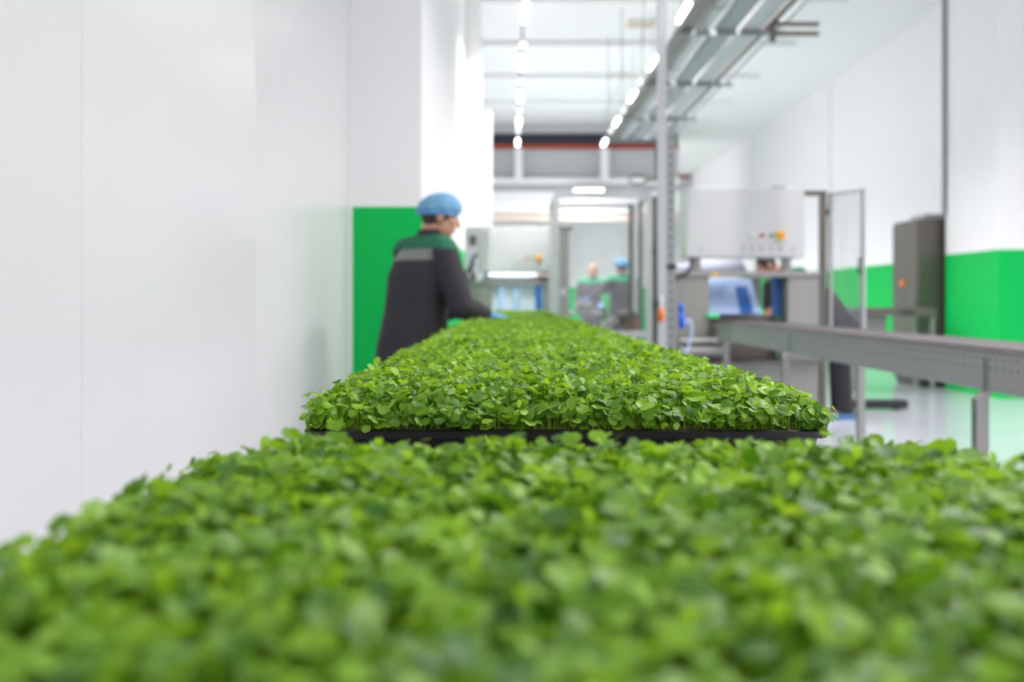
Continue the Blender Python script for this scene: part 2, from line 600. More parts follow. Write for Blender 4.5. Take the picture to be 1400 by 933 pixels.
def field(x, y, seed):
    return (0.5 * np.sin(x * 23 + seed) * np.cos(y * 19 + 2 * seed) + 0.5 * np.sin(x * 47 - y * 39 + 3 * seed))

def greens(seed, spacing=0.0092, size=0.0140, hmean=0.0385):
    """seedling parameters in tray-local coordinates (centre of tray, z=0 at the lip)"""
    rg = np.random.default_rng(seed)
    nx, ny = int(TW / spacing), int(TL / spacing)
    gx, gy = np.meshgrid(np.linspace(-TW / 2 + 0.006, TW / 2 - 0.006, nx), np.linspace(-TL / 2 + 0.006, TL / 2 - 0.006, ny))
    x = gx.ravel() + rg.normal(0, spacing * 0.35, nx * ny)
    y = gy.ravel() + rg.normal(0, spacing * 0.35, nx * ny)
    x = np.clip(x, -TW / 2 + 0.010, TW / 2 - 0.010)
    y = np.clip(y, -TL / 2 + 0.008, TL / 2 - 0.008)
    # an extra, lower fringe along the rim
    nf = 460
    per = rg.uniform(0, 2 * (TW + TL), nf)
    dep = rg.uniform(0.006, 0.018, nf)
    fx = np.where(per < TW, per - TW / 2, np.where(per < 2 * TW, per - 1.5 * TW, np.where(per < 2 * TW + TL, -TW / 2 + dep, TW / 2 - dep)))
    fy = np.where(per < TW, -TL / 2 + dep, np.where(per < 2 * TW, TL / 2 - dep, np.where(per < 2 * TW + TL, per - 2 * TW - TL / 2, per - 2 * TW - 1.5 * TL)))
    n0 = len(x)
    x = np.concatenate([x, fx]); y = np.concatenate([y, fy])
    N = len(x)
    ex = np.clip((np.abs(x) - (TW / 2 - 0.055)) / 0.055, 0, 1) ** 1.6 * np.sign(x)
    ey = np.clip((np.abs(y) - (TL / 2 - 0.050)) / 0.050, 0, 1) ** 1.6 * np.sign(y)
    lean = np.stack([ex, ey], -1)
    le = np.linalg.norm(lean, axis=1)
    h = hmean + 0.0045 * field(x, y, seed) + rg.normal(0, 0.0045, N)
    h *= (1 - 0.42 * np.clip(le, 0, 1.2))
    # the outermost seedlings also leave gaps low down, so a second, shorter storey fills the rim
    low = rg.uniform(0, 1, N) < 0.22
    h = np.where(low, h * rg.uniform(0.35, 0.75, N), h)
    h[n0:] = rg.uniform(0.006, 0.026, nf)
    h = np.maximum(h, 0.006)
    base = np.stack([x, y, np.full(N, -0.004)], -1)
    top = base.copy()
    top[:, 2] = h
    top[:, :2] += lean * (np.where(np.arange(N) >= n0, 0.005, 0.012) + rg.normal(0, 0.004, N))[:, None] + rg.normal(0, 0.004, (N, 2))
    tint = np.clip(rg.normal(0.42, 0.2, N) + 0.12 * field(x * 0.6, y * 0.6, seed + 5), 0, 1)
    sz = np.clip(rg.normal(size, 0.0026, N), 0.009, 0.023)
    az = rg.uniform(0, 2 * PI, N)
    young = rg.uniform(0, 1, N) < 0.16
    return dict(base=base, top=top, lean=lean, az=az, size=sz, tint=tint, young=young), rg

def sub(d, idx):
    return {k: v[idx] for k, v in d.items()}

def tray_shell():
    """shallow black tray with a rolled lip, tapered walls and a floor, centre at origin, z=0 at the lip"""
    mb = MB()
    def ring(ix, iy, z):
        a, b = TW / 2 + ix, TL / 2 + iy
        r = 0.02
        pts = []
        for (sx, sy, a0) in ((1, 1, 0), (-1, 1, PI / 2), (-1, -1, PI), (1, -1, 1.5 * PI)):
            for k in range(4):
                t = a0 + k * PI / 6
                pts.append(Vector((sx * (a - r) + r * math.cos(t), sy * (b - r) + r * math.sin(t), z)))
        return pts
    rings = [ring(-0.012, -0.012, -0.050), ring(-0.004, -0.004, -0.008), ring(0.004, 0.004, -0.008), ring(0.005, 0.005, 0.0),
             ring(-0.001, -0.001, 0.002), ring(-0.004, -0.004, -0.006), ring(-0.010, -0.010, -0.045)]
    mb.loft(rings)
    return mb

def make_tray(yc, seed, label, singles=0, near_sort=None, data=None, flip=False, group='trays of microgreens along the bench'):
    t = thing('microgreen_tray', label, 'plant tray', (TCX, yc, LIP), group)
    if data is None:
        sh = tray_shell()
        me = bpy.data.meshes.new('tray_shell')
        bmesh.ops.recalc_face_normals(sh.bm, faces=sh.bm.faces)
        sh.bm.to_mesh(me); sh.bm.free()
        me.materials.append(M['black'])
        mm = MB().box(-TW / 2 + 0.013, TW / 2 - 0.013, -TL / 2 + 0.013, TL / 2 - 0.013, -0.030, 0.005, 0.003)
        m2 = bpy.data.meshes.new('growing_mat')
        mm.bm.to_mesh(m2); mm.bm.free()
        m2.materials.append(M['substrate'])
        p, rg = greens(seed, hmean=0.036 if seed == 11 else 0.0385)
        N = len(p['az'])
        one = []
        keep = np.ones(N, bool)
        if singles:
            order = near_sort(p)
            idx = order[:singles]
            keep[idx] = False
            for i in idx:
                q = sub(p, np.array([i]))
                b0 = q['base'][0].copy()
                q['base'] = q['base'] - b0
                q['top'] = q['top'] - b0
                one.append((b0, np_mesh('seedling', *seedling_geometry(rg=rg, **q))))
        m3 = np_mesh('microgreens', *seedling_geometry(rg=rg, **sub(p, keep)))
        data = (me, m2, m3, one)
    me, m2, m3, one = data
    for nm, mesh in (('tray_shell', me), ('growing_mat', m2), ('microgreens', m3)):
        o = bpy.data.objects.new(nm, mesh)
        COL.objects.link(o)
        o.parent = t
        if nm == 'microgreens':
            o['kind'] = 'stuff'
            if flip:
                o.rotation_euler = (0, 0, PI)
    for b0, mesh in one:
        o = bpy.data.objects.new('seedling', mesh)
        COL.objects.link(o)
        o.parent = t
        o.location = b0
    return data

PITCH = 0.60
YF = 1.142 + TL / 2
def near_first(p):
    v = (p['top'][:, 1] > -0.20)            # those the frame shows
    key = np.where(v, p['top'][:, 1] - p['top'][:, 2] * 3, 9) + np.abs(p['top'][:, 0] + 0.03) * 0.15
    return np.argsort(key)
def front_first(p):
    return np.argsort(p['top'][:, 1] + rng.uniform(0, 0.03, len(p['az'])) - p['top'][:, 2])
make_tray(0.79 - TL / 2, 11, 'nearest tray of microgreens, out of focus across the bottom of the picture', 100, near_first)
make_tray(YF, 23, 'tray of microgreens in sharp focus with its black front lip showing', 100, front_first)
gA = make_tray(YF + PITCH, 31, 'tray of microgreens directly behind the sharply focused tray')
gB = make_tray(YF + 2 * PITCH, 47, 'second tray of microgreens behind the sharply focused tray')
ordn = ['third', 'fourth', 'fifth', 'sixth', 'seventh', 'eighth', 'ninth', 'tenth', 'eleventh', 'twelfth']
for k, w in enumerate(ordn):
    lab = '%s tray of microgreens behind the sharply focused tray' % w
    if k == 4:
        lab = 'seventh tray behind the focused one, beside the gloved hands of the man'
    make_tray(YF + (3 + k) * PITCH, 0, lab, data=(gA if k % 2 else gB), flip=(k % 3 != 1))
make_tray(YF + 13 * PITCH, 0, 'last and farthest tray of microgreens, nearest the far machine', data=gA, flip=True)

# bench conveyor under the trays
bench = thing('bench_conveyor', 'long steel bench conveyor carrying the row of microgreen trays', 'conveyor', (TCX, 5.0, 0))
b = MB().box(TX0 + 0.03, TX1 - 0.03, -0.1, 9.6, 0.925, 0.938)
b.build('belt', M['rubber'], bench)
for x in (TX0 + 0.002, TX1 - 0.026):
    box('side_rail', M['steel'], bench, x, x + 0.024, -0.1, 9.6, 0.85, 0.932, bev=0.003)
for y in (0.0, 2.4, 4.8, 7.2, 9.5):
    box('cross_bar', M['steel'], bench, TX0 + 0.026, TX1 - 0.026, y, y + 0.04, 0.86, 0.90)
    for x in (TX0 + 0.002, TX1 - 0.042):
        l = box('leg', M['steel'], bench, x, x + 0.04, y, y + 0.04, 0.02, 0.86, bev=0.003)
        MB().cyl((x + 0.02, y + 0.02, 0.0), (x + 0.02, y + 0.02, 0.022), 0.035).build('foot', M['black'], l)

# ------------------------------------------------------------------ steel conveyor on the right
CX0, CX1 = 1.74, 2.13
cv = thing('belt_conveyor', 'stainless steel belt conveyor leading into the machine on the right', 'conveyor', (1.93, 5.5, 0))
box('side_rail', M['rail'], cv, CX0 - 0.012, CX0 + 0.012, 2.2, 8.25, 0.81, 0.95, bev=0.003, label='punched steel side rail facing the trays')
box('side_rail', M['rail'], cv, CX1 - 0.012, CX1 + 0.012, 2.2, 8.25, 0.81, 0.95, bev=0.003)
bl = MB()
y = 2.2
while y < 8.2:
    bl.box(CX0 + 0.016, CX1 - 0.016, y, y + 0.046, 0.945, 0.966, 0.004)
    y += 0.05
bl.build('belt', M['rubber'], cv)
lip = MB().box(CX0 - 0.016, CX0 + 0.018, 2.2, 8.25, 0.95, 0.957, 0.002)
lip.build('wear_strip', M['steeldark'], cv)
for y in (3.6, 6.12, 7.8):
    for x, s in ((CX0, -1), (CX1, 1)):
        xx = x + s * 0.034
        l = MB()
        h = 0.80
        l.loft([[Vector((xx - 0.022, y - 0.022, 0.02)), Vector((xx + 0.022, y - 0.022, 0.02)), Vector((xx + 0.022, y + 0.022, 0.02)), Vector((xx - 0.022, y + 0.022, 0.02))],
                [Vector((xx - 0.022, y - 0.022, h - (0.018 if s < 0 else 0))), Vector((xx + 0.022, y - 0.022, h + (0.018 if s < 0 else 0))),
                 Vector((xx + 0.022, y + 0.022, h + (0.018 if s < 0 else 0))), Vector((xx - 0.022, y + 0.022, h - (0.018 if s < 0 else 0)))]])
        lo = l.build('leg', M['steel'], cv)
        box('bracket', M['steel'], lo, x + s * 0.012 - 0.004, x + s * 0.012 + 0.010, y - 0.02, y + 0.02, 0.79, 0.93, bev=0.002)
        MB().cyl((xx, y, 0), (xx, y, 0.025), 0.04).build('foot', M['black'], lo)
    box('cross_bar', M['steel'], cv, CX0 + 0.02, CX1 - 0.02, y - 0.015, y + 0.015, 0.83, 0.87)

# ------------------------------------------------------------------ sealing machine (twice)
def cabinet_box(root, x0, x1, z0, z1, y):
    cbx = box('control_box', M['box'], root, x0, x1, y, y + 0.32, z0, z1, bev=0.008)
    w, h = x1 - x0, z1 - z0
    def spot(px, py):                       # relative to the near machine's picture position
        return x0 + (px - 938) / 162 * w, z1 - (py - 257) / 95 * h
    for px, m in ((1029, 'whitebtn'), (1042, 'redbtn'), (1055, 'greenbtn')):
        x, z = spot(px, 322)
        MB().cyl((x, y + 0.001, z), (x, y - 0.012, z), 0.017).cyl((x, y - 0.012, z), (x, y - 0.026, z), 0.012).build('push_button', M[m], cbx)
    x, z = spot(1067, 322)
    es = box('emergency_stop', M['yellow'], cbx, x - 0.034, x + 0.034, y - 0.025, y + 0.001, z - 0.034, z + 0.034, bev=0.004)
    MB().cyl((x, y - 0.024, z), (x, y - 0.050, z), 0.014, 0.016).build('mushroom_head', M['orange'], es)
    for px in (1016, 1029.5, 1042, 1055, 1067):
        x, z = spot(px, 338)
        MB().cyl((x, y + 0.001, z), (x, y - 0.010, z), 0.017).box(x - 0.004, x + 0.004, y - 0.028, y - 0.008, z - 0.014, z + 0.014).build('rotary_switch', M['chrome'], cbx)
    for px in (959, 1084):
        x, z = spot(px, 341)
        MB().cyl((x, y + 0.001, z), (x, y - 0.008, z), 0.014).build('lock', M['chrome'], cbx)
    x, z = spot(1070, 254)
    MB().box(x - 0.05, x + 0.05, y + 0.1, y + 0.2, z1 - 0.001, z1 + 0.025, 0.004).build('top_vent', M['steeldark'], cbx)
    return cbx

Y0 = 8.5
mc = thing('sealing_machine', 'stainless sealing machine at the end of the belt conveyor, pale blue belt inside', 'machine', (2.05, 9.0, 0), 'sealing machines')
def build_machine(root, dx, Y0, near):
    X0, X1 = 1.43 + dx, 2.72 + dx
    cabinet_box(root, 1.52 + dx, 2.53 + dx, 1.502, 2.096, Y0)
    fr = MB()
    fr.box(X1 - 0.055, X1, Y0, Y0 + 0.055, 0.0, 2.075, 0.003)
    fr.build('frame_post', M['steeldark'], root)
    box('frame_post', M['steeldark'], root, X0, X0 + 0.045, Y0 + 0.7, Y0 + 0.745, 0.0, 1.5, bev=0.003)
    box('top_beam', M['steeldark'], root, 2.50 + dx, X1 - 0.056, Y0 + 0.01, Y0 + 0.05, 2.03, 2.075, bev=0.003)
    box('box_bracket', M['steel'], root, 1.60 + dx, 1.66 + dx, Y0 + 0.1, Y0 + 0.2, 1.382, 1.50)
    box('box_bracket', M['steel'], root, 2.38 + dx, 2.44 + dx, Y0 + 0.1, Y0 + 0.2, 1.382, 1.50)
    box('front_beam', M['steel'], root, X0 - 0.06, X1 - 0.06, Y0 - 0.02, Y0 + 0.22, 1.335, 1.38, bev=0.004)
    box('side_panel', M['steelpale'], root, X0 - 0.02, 1.715 + dx, Y0, Y0 + 0.3, 0.62, 1.334, bev=0.006)
    box('side_panel', M['steelpale'], root, 2.385 + dx, X1 - 0.06, Y0, Y0 + 0.3, 0.62, 1.334, bev=0.006)
    box('under_shelf', M['steeldark'], root, X0, X1 - 0.06, Y0 - 0.12, Y0 + 0.62, 0.60, 0.619, bev=0.003)
    lc = box('lower_cabinet', M['steelpale'], root, X0 + 0.03, X1 - 0.06, Y0 + 0.02, Y0 + 0.6, 0.10, 0.598, bev=0.006)
    box('plinth', M['black'], lc, X0 + 0.06, X1 - 0.09, Y0 + 0.05, Y0 + 0.55, 0.0, 0.10)
    if near:
        pts = [(964, 381), (1026, 381), (1042, 429), (964, 429)]
        A = [at(px, py, Y0 + (0.45 if py < 400 else 0.12)) for px, py in pts]
        th = Vector((0, 0.03, -0.02))
        bp = MB().loft([A, [p + th for p in A]]).build('infeed_belt', M['blueplate'], root, label='pale blue sloping infeed belt')
        pts = [(1003, 383), (1019, 383), (1030, 428), (1013, 428)]
        A = [at(px, py, Y0 + (0.44 if py < 400 else 0.11)) for px, py in pts]
        MB().loft([A, [p + Vector((0, 0.008, 0)) for p in A]]).build('belt_stripe', M['bluedark'], bp)
        A = [at(930, 372, Y0 + 0.22), at(1022, 372, Y0 + 0.22), at(1015, 354, Y0 + 0.40), at(925, 360, Y0 + 0.40)]
        MB().loft([A, [p + Vector((0, 0.01, -0.02)) for p in A]]).build('upper_sheet', M['bluewhite'], root, label='milky blue sheet below the control box')
        box('lower_back', M['steeldark'], root, 1.72 + dx, 2.38 + dx, Y0 + 0.302, Y0 + 0.32, 0.62, 1.0)
        box('glint_plate', M['steelpale'], root, 2.14 + dx, 2.31 + dx, Y0 + 0.60, Y0 + 0.62, 0.62, 1.40)  # pale plate stands in for a glint between belt and arm
        box('blue_guard', M['bluedark'], root, 2.32 + dx, 2.38 + dx, Y0 + 0.2, Y0 + 0.26, 1.0, 1.334)
        A = at(959, 433, 8.45)
        box('foot_switch', M['brightgreen'], root, 1.69 + dx, 1.79 + dx, Y0 - 0.06, Y0 - 0.005, 0.985, 1.02, bev=0.006, label='small bright green block')
        box('label_plate', M['yellow'], root, 1.74 + dx, 1.785 + dx, Y0 - 0.024, Y0 - 0.021, 1.345, 1.372)
        MB().tube(arc([(1.57, Y0 + 0.05, 1.50), (1.55, Y0 - 0.04, 1.42), (1.50, Y0 - 0.06, 1.36), (1.38, Y0 - 0.08, 1.32)]), 0.014).build('cable', M['black'], root)
        MB().cyl((1.45, Y0 - 0.1, 0.70), (1.86, Y0 - 0.1, 0.70), 0.045).build('roller', M['steel'], root)
        MB().cyl((1.45, Y0 - 0.1, 0.79), (1.86, Y0 - 0.1, 0.79), 0.03).build('roller', M['steel'], root)
        box('drive_housing', M['steeldark'], root, 1.72, 2.2, Y0 - 0.11, Y0 - 0.02, 0.83, 0.93, bev=0.01)
    else:
        A = [(1.70 + dx, Y0 + 0.03, 0.85), (2.32 + dx, Y0 + 0.03, 0.85), (2.32 + dx, Y0 + 0.06, 1.33), (1.70 + dx, Y0 + 0.06, 1.33)]
        A = [Vector(a) for a in A]
        sh = MB().loft([A, [p + Vector((0, 0.02, 0)) for p in A]]).build('strip_curtain', M['bluewhite'], root, label='milky blue and white strip curtain')
        for xa in (1.80, 1.99):
            box('blue_strip', M['blueplate'], sh, xa + dx, xa + 0.08 + dx, Y0 + 0.012, Y0 + 0.026, 0.9, 1.32)
        box('blue_strip', M['bluedark'], sh, 2.28 + dx, 2.37 + dx, Y0 + 0.0, Y0 + 0.028, 0.85, 1.33)
        A = [Vector((1.55 + dx, Y0 + 0.1, 1.385)), Vector((2.40 + dx, Y0 + 0.1, 1.385)), Vector((2.35 + dx, Y0 + 0.45, 1.50)), Vector((1.60 + dx, Y0 + 0.45, 1.50))]
        MB().loft([A, [p + Vector((0, 0.01, -0.012)) for p in A]]).build('upper_sheet', M['bluewhite'], root)
        MB().cyl((2.30 + dx, Y0 + 0.05, 1.43), (2.52 + dx, Y0 + 0.05, 1.43), 0.06).build('motor', M['steeldark'], root)
        box('sensor', M['black'], root, 2.49 + dx, 2.54 + dx, Y0 - 0.05, Y0 - 0.002, 1.42, 1.62, bev=0.006)
        for k, (pa, pb) in enumerate((((655, 345), (662, 392)), ((648, 360), (660, 385)))):
            p0 = at(pa[0], pa[1], Y0 + 0.2); p1 = at(pb[0], pb[1], Y0 + 0.1)
            MB().tube(arc([p0, p0 + Vector((-0.10, -0.05, -0.15)), p1 + Vector((-0.12, 0, -0.05)), p1]), 0.022).build('hose', M['black'], root)
        box('valve_block', M['steeldark'], root, 1.41 + dx, 1.50 + dx, Y0 + 0.05, Y0 + 0.2, 1.85, 1.99, bev=0.02)
build_machine(mc, 0, Y0, True)
# open door beside it
HX = 2.75
door = thing('guard_door', 'open clear guard door in a thin metal frame beside the sealing machine', 'door', (HX, 8.52, 0.9))
Ydn = 8.16
p_h = Vector((2.745, 8.52, 0)); p_e = Vector((487 * Ydn / F, Ydn, 0))
dv = (p_e - p_h).normalized()
ang = math.atan2(dv.y, dv.x)
L = (p_e - p_h).length
def along(t, z):
    return Vector((p_h.x + dv.x * t, p_h.y + dv.y * t, z))
zt, zb = 2.05, 0.86
for t0 in (0.0, L - 0.03):
    q = MB(); nrm = Vector((-dv.y, dv.x, 0)) * 0.012
    q.loft([[along(t0, z) - nrm, along(t0 + 0.03, z) - nrm, along(t0 + 0.03, z) + nrm, along(t0, z) + nrm] for z in (zb, zt)])
    q.build('stile', M['galvlight'] if t0 else M['alu'], door)
for z in (zb, zt - 0.022):
    q = MB()
    q.loft([[along(0.03, zz) - nrm, along(L - 0.03, zz) - nrm, along(L - 0.03, zz) + nrm, along(0.03, zz) + nrm] for zz in (z, z + 0.022)])
    q.build('rail', M['alu'], door)
q = MB(); n2 = nrm * 0.25
q.loft([[along(0.03, zz) - n2, along(L - 0.03, zz) - n2, along(L - 0.03, zz) + n2, along(0.03, zz) + n2] for zz in (zb + 0.022, zt - 0.022)])
q.build('pane', M['door_acrylic'], door)
hp = along(L - 0.035, 1.41)
fn = Vector((dv.y, -dv.x, 0))
MB().tube([along(L - 0.015, 1.48), along(L - 0.015, 1.48) + fn * 0.045, along(L - 0.015, 1.36) + fn * 0.045, along(L - 0.015, 1.36)], 0.009).build('handle', M['black'], door)
for z in (1.15, 1.86):
    MB().cyl(along(-0.014, z), along(-0.014, z + 0.06), 0.011).build('hinge', M['steeldark'], door)

mf = thing('sealing_machine', 'farther sealing machine beyond the end of the trays, white strip curtain inside', 'machine', (0.1, 13.4, 0), 'sealing machines')
build_machine(mf, -1.925, 13.0, False)
# round-shouldered steel column beside the far machine
colm = thing('steel_column', 'grey steel column between the far control box and the glass enclosure', 'column', (0.75, 12.6, 0))
box('column_body', M['steelpale'], colm, 0.64, 0.77, 12.55, 12.75, 0, 2.02, bev=0.01)
box('column_cap', M['steeldark'], colm, 0.62, 0.81, 12.53, 12.77, 2.02, 2.06, bev=0.01)
box('label_plate', M['whitebtn'], colm, 0.66, 0.72, 12.546, 12.549, 1.20, 1.28)

# glass enclosure
en = thing('glass_enclosure', 'tall glazed machine enclosure with aluminium posts behind the trays', 'enclosure', (1.05, 11.4, 0))
ex0, ex1, ey0, ey1, ez0, ez1 = 0.50, 1.59, 11.0, 12.3, 0.72, 2.34
for x in (ex0, ex1 - 0.06):
    for y in (ey0, ey1):
        w = 0.06
        box('post', M['alu'], en, x, x + w, y, y + w, 0.0 if x > 1 else 0.3, ez1, bev=0.004)
for y in (ey0, ey1):
    for z in (ez0, ez1 - 0.07):
        if z == ez0 and y == ey1:
            continue
        zx0 = 1.08 if z == ez0 else ex0 + 0.061
        box('rail', M['alu'], en, zx0, ex1 - 0.061, y, y + 0.06, z, z + 0.07, bev=0.004)
for x in (ex0, ex1 - 0.06):
    box('rail', M['galvlight'], en, x, x + 0.06, ey0 + 0.061, ey1 - 0.001, ez1 - 0.07, ez1, bev=0.004)
box('mullion', M['steeldark'], en, 1.335, 1.375, ey0 + 0.01, ey0 + 0.05, ez0 + 0.071, ez1 - 0.14, bev=0.003)
box('mullion', M['steeldark'], en, 1.475, 1.52, ey0 + 0.25, ey0 + 0.30, ez0 + 0.07, ez1 - 0.075, bev=0.003)
box('side_post', M['steeldark'], en, 1.60, 1.70, ey0 + 0.15, ey0 + 0.22, 0.0, 2.30, bev=0.004)
box('pane', M['acrylic'], en, ex0 + 0.062, ex1 - 0.062, ey0 + 0.025, ey0 + 0.031, ez0 + 0.072, ez1 - 0.072)
box('pane', M['acrylic'], en, ex1 - 0.035, ex1 - 0.029, ey0 + 0.062, ey1 - 0.002, ez0, ez1 - 0.072)
box('base_cabinet', M['black'], en, 0.90, ex1 - 0.062, ey0 + 0.062, ey1 - 0.01, 0.05, 0.70, bev=0.01)
for z in (1.62, 1.02):
    box('hinge', M['black'], en, ex1 - 0.001, ex1 + 0.03, ey0 - 0.002, ey0 + 0.04, z, z + 0.09, bev=0.004)
# things seen inside it
bu = thing('round_blob', 'dark and reddish brown rounded bundle inside the glass enclosure', 'blob', (1.44, 11.6, 0.70))  # two overlapping ellipsoids, a dark one above a reddish brown one
bq = MB()
bq.ball((1.42, 11.62, 0.84), 0.10, 0.11, 0.135)
bq.build('lower_body', M['pink'], bu, smooth=True)
bq = MB(); bq.ball((1.38, 11.62, 0.93), 0.13, 0.11, 0.10)
bq.build('dark_upper', M['hair'], bu, smooth=True)
st = thing('steel_chute', 'sloping steel chute below the far workers', 'chute', (1.0, 11.6, 0.7))
A = [Vector((0.68, 10.6, 0.62)), Vector((0.74, 10.6, 0.58)), Vector((1.20, 10.7, 0.92)), Vector((1.14, 10.7, 0.96))]
MB().loft([A, [p + Vector((0, 0.22, 0)) for p in A]]).build('trough', M['steel'], st)
box('support', M['steeldark'], st, 0.80, 0.86, 10.65, 10.75, 0.0, 0.64)
gc = thing('green_crate_stand', 'narrow stand with two bright green bins behind the glass', 'bins', (1.26, 12.9, 0))
box('upright', M['steeldark'], gc, 1.235, 1.285, 13.02, 13.05, 0, 1.25)
for z0 in (0.70, 1.05):
    q = MB()
    q.loft([[Vector((1.26 + s * w, 12.9 + t * 0.1, z)) for s, t in ((-1, -1), (1, -1), (1, 1), (-1, 1))] for z, w in ((z0, 0.032), (z0 + 0.16, 0.05))])
    q.build('bin', M['brightgreen'], gc)
# table the far workers share
tb = thing('steel_table', 'stainless worktable between the two far workers', 'table', (1.2, 14.9, 0))
box('tabletop', M['steel'], tb, 0.78, 1.75, 14.6, 15.6, 0.92, 0.96, bev=0.004)
for x in (0.80, 1.69):
    for y in (14.64, 15.52):
        box('leg', M['steel'], tb, x, x + 0.04, y, y + 0.04, 0, 0.92)
q = MB().box(1.0, 1.25, 14.8, 15.0, 0.961, 1.10, 0.02)
ob = q.build('weighing_scale', M['steelpale']); tag(ob, 'grey weighing scale on the far steel worktable', 'scale')

# ------------------------------------------------------------------ posts by the trays
p1 = thing('strut_post', 'pale full-height steel post rising past the cable trays', 'post', (1.0, 6.5, 0))
x0 = (900 - 695) * 6.5 / F; x1 = (911 - 695) * 6.5 / F
c = MB().box(x0, x1, 6.5, 6.504, 0.012, CEIL - 0.002).box(x0, x0 + 0.004, 6.504, 6.55, 0.012, CEIL - 0.002).box(x1 - 0.004, x1, 6.504, 6.55, 0.012, CEIL - 0.002)
c.build('channel', M['galvlight'], p1)
box('base_plate', M['galv'], p1, x0 - 0.04, x1 + 0.01, 6.46, 6.60, 0, 0.012)
p2 = thing('strut_post', 'greenish galvanised perforated post beside the trays, blue gun at its foot', 'post', (1.06, 6.62, 0))
x0 = (911.5 - 695) * 6.62 / F; x1 = (923 - 695) * 6.62 / F
zt2 = CZ + 232 * 6.62 / F
c = MB().box(x0, x1, 6.62, 6.624, 0.012, zt2).box(x0, x0 + 0.004, 6.624, 6.67, 0.012, zt2).box(x1 - 0.004, x1, 6.624, 6.67, 0.012, zt2)
c.build('channel', M['galv'], p2)
sl = MB()
z = 0.1
while z < zt2 - 0.05:
    sl.box((x0 + x1) / 2 - 0.007, (x0 + x1) / 2 + 0.007, 6.6185, 6.6195, z, z + 0.03)
    z += 0.06
so = sl.build('slots', M['steeldark'], p2)
box('base_plate', M['galv'], p2, x0 - 0.005, x1 + 0.04, 6.605, 6.74, 0, 0.012)
cl = MB().box(x0 - 0.008, x1 + 0.008, 6.610, 6.66, 1.345, 1.375, 0.004)
cl.build('clamp', M['black'], p2)
# blue hose gun and orange handle hanging off the post
hg = thing('hose_gun', 'blue hand gun with thin hose hanging beside the perforated post', 'hose gun', (1.14, 6.6, 1.0))
a = at(931, 417, 6.6); bpt = at(932, 446, 6.6)
MB().capsule(a, 0.016, a + Vector((0, 0, -0.03)), 0.018).build('nozzle', M['bluehose'], hg, smooth=True)
MB().capsule(a + Vector((0.004, 0, -0.06)), 0.02, bpt, 0.022).build('grip', M['bluehose'], hg, smooth=True)
MB().tube(arc([bpt, bpt + Vector((0.05, 0, 0.04)), bpt + Vector((0.07, 0.02, -0.05)), bpt + Vector((0.03, 0.02, -0.2)), bpt + Vector((-0.02, 0.02, -0.4))]), 0.008).build('hose', M['blueplate'], hg, smooth=True)
box('hook', M['steel'], hg, x1 + 0.001, a.x, 6.59, 6.61, a.z + 0.01, a.z + 0.02)
og = thing('orange_handle', 'orange handled tool clipped to the pale post', 'tool', (1.0, 6.48, 1.0))
a = at(904, 424, 6.46); c2 = at(904, 436, 6.46)
MB().capsule(a, 0.018, c2, 0.022).build('grip', M['orange'], og, smooth=True)
MB().cyl(a, a + Vector((0, 0, 0.09)), 0.012).build('shaft', M['whitebtn'], og)
box('clip', M['black'], og, a.x - 0.02, a.x + 0.02, 6.47, 6.499, a.z + 0.02, a.z + 0.05)

# ------------------------------------------------------------------ overhead trays and pipes
HP = CZ + 2.6
y0t, y1t = 4.6, 16.4
def run(name, label, cat, x, w, h, m, z=HP, kind='tray', y1=y1t):
    t = thing(name, label, cat, (x, 10, z))
    if kind == 'tray':
        box('tray_floor', m, t, x - w / 2, x + w / 2, y0t, y1, z, z + 0.004)
        for s in (-1, 1):
            xx = x + s * (w / 2 - 0.003)
            box('side_wall', m, t, xx - 0.003, xx + 0.003, y0t, y1, z + 0.004, z + h)
    return t
t1 = run('cable_tray', 'dark narrow cable tray nearest the hanging lamps', 'cable tray', 1.72, 0.12, 0.08, M['steeldark'])
for k in range(3):
    xx = 1.69 + k * 0.03
    MB().tube([(xx, y0t, HP + 0.02), (xx, y1t, HP + 0.02)], 0.013).build('cable', M['black'], t1)
pp = thing('ventilation_pipe', 'shiny silver pipe running under the ceiling', 'pipe', (1.90, 10, HP))
MB().cyl((1.90, y0t, HP + 0.075), (1.90, y1t, HP + 0.075), 0.065, seg=24).build('pipe_body', M['galvlight'], pp, smooth=False)
for y in (6.4, 8.9, 11.3, 13.8, 16.2):
    MB().cyl((1.90, y, HP + 0.075), (1.90, y + 0.05, HP + 0.075), 0.074, seg=24).build('pipe_collar', M['galv'], pp)
t2 = run('cable_tray', 'middle cable tray heaped with dark cables', 'cable tray', 2.10, 0.18, 0.07, M['galv'])
for k in range(4):
    xx = 2.04 + k * 0.038
    MB().tube([(xx, y0t, HP + 0.025), (xx, y1t, HP + 0.025)], 0.018).build('cable', M['black'] if k % 2 else M['steeldark'], t2)
t3 = run('cable_tray', 'wide pale galvanised cable tray next to the right wall', 'cable tray', 2.33, 0.20, 0.09, M['galvlight'])
for k in range(3):
    xx = 2.27 + k * 0.05
    MB().tube([(xx, y0t, HP + 0.02), (xx, y1t, HP + 0.02)], 0.015).build('cable', M['black'], t3)
for i, (x, r, lab) in enumerate(((2.50, 0.028, 'dark conduit beside the wide cable tray'), (2.60, 0.018, 'thin pale conduit, last of the overhead runs'))):
    cnd = thing('conduit', lab, 'conduit', (x, 10, HP))
    MB().cyl((x, y0t, HP + r), (x, y1t, HP + r), r).build('tube_body', M['steeldark'] if i == 0 else M['galv'], cnd)
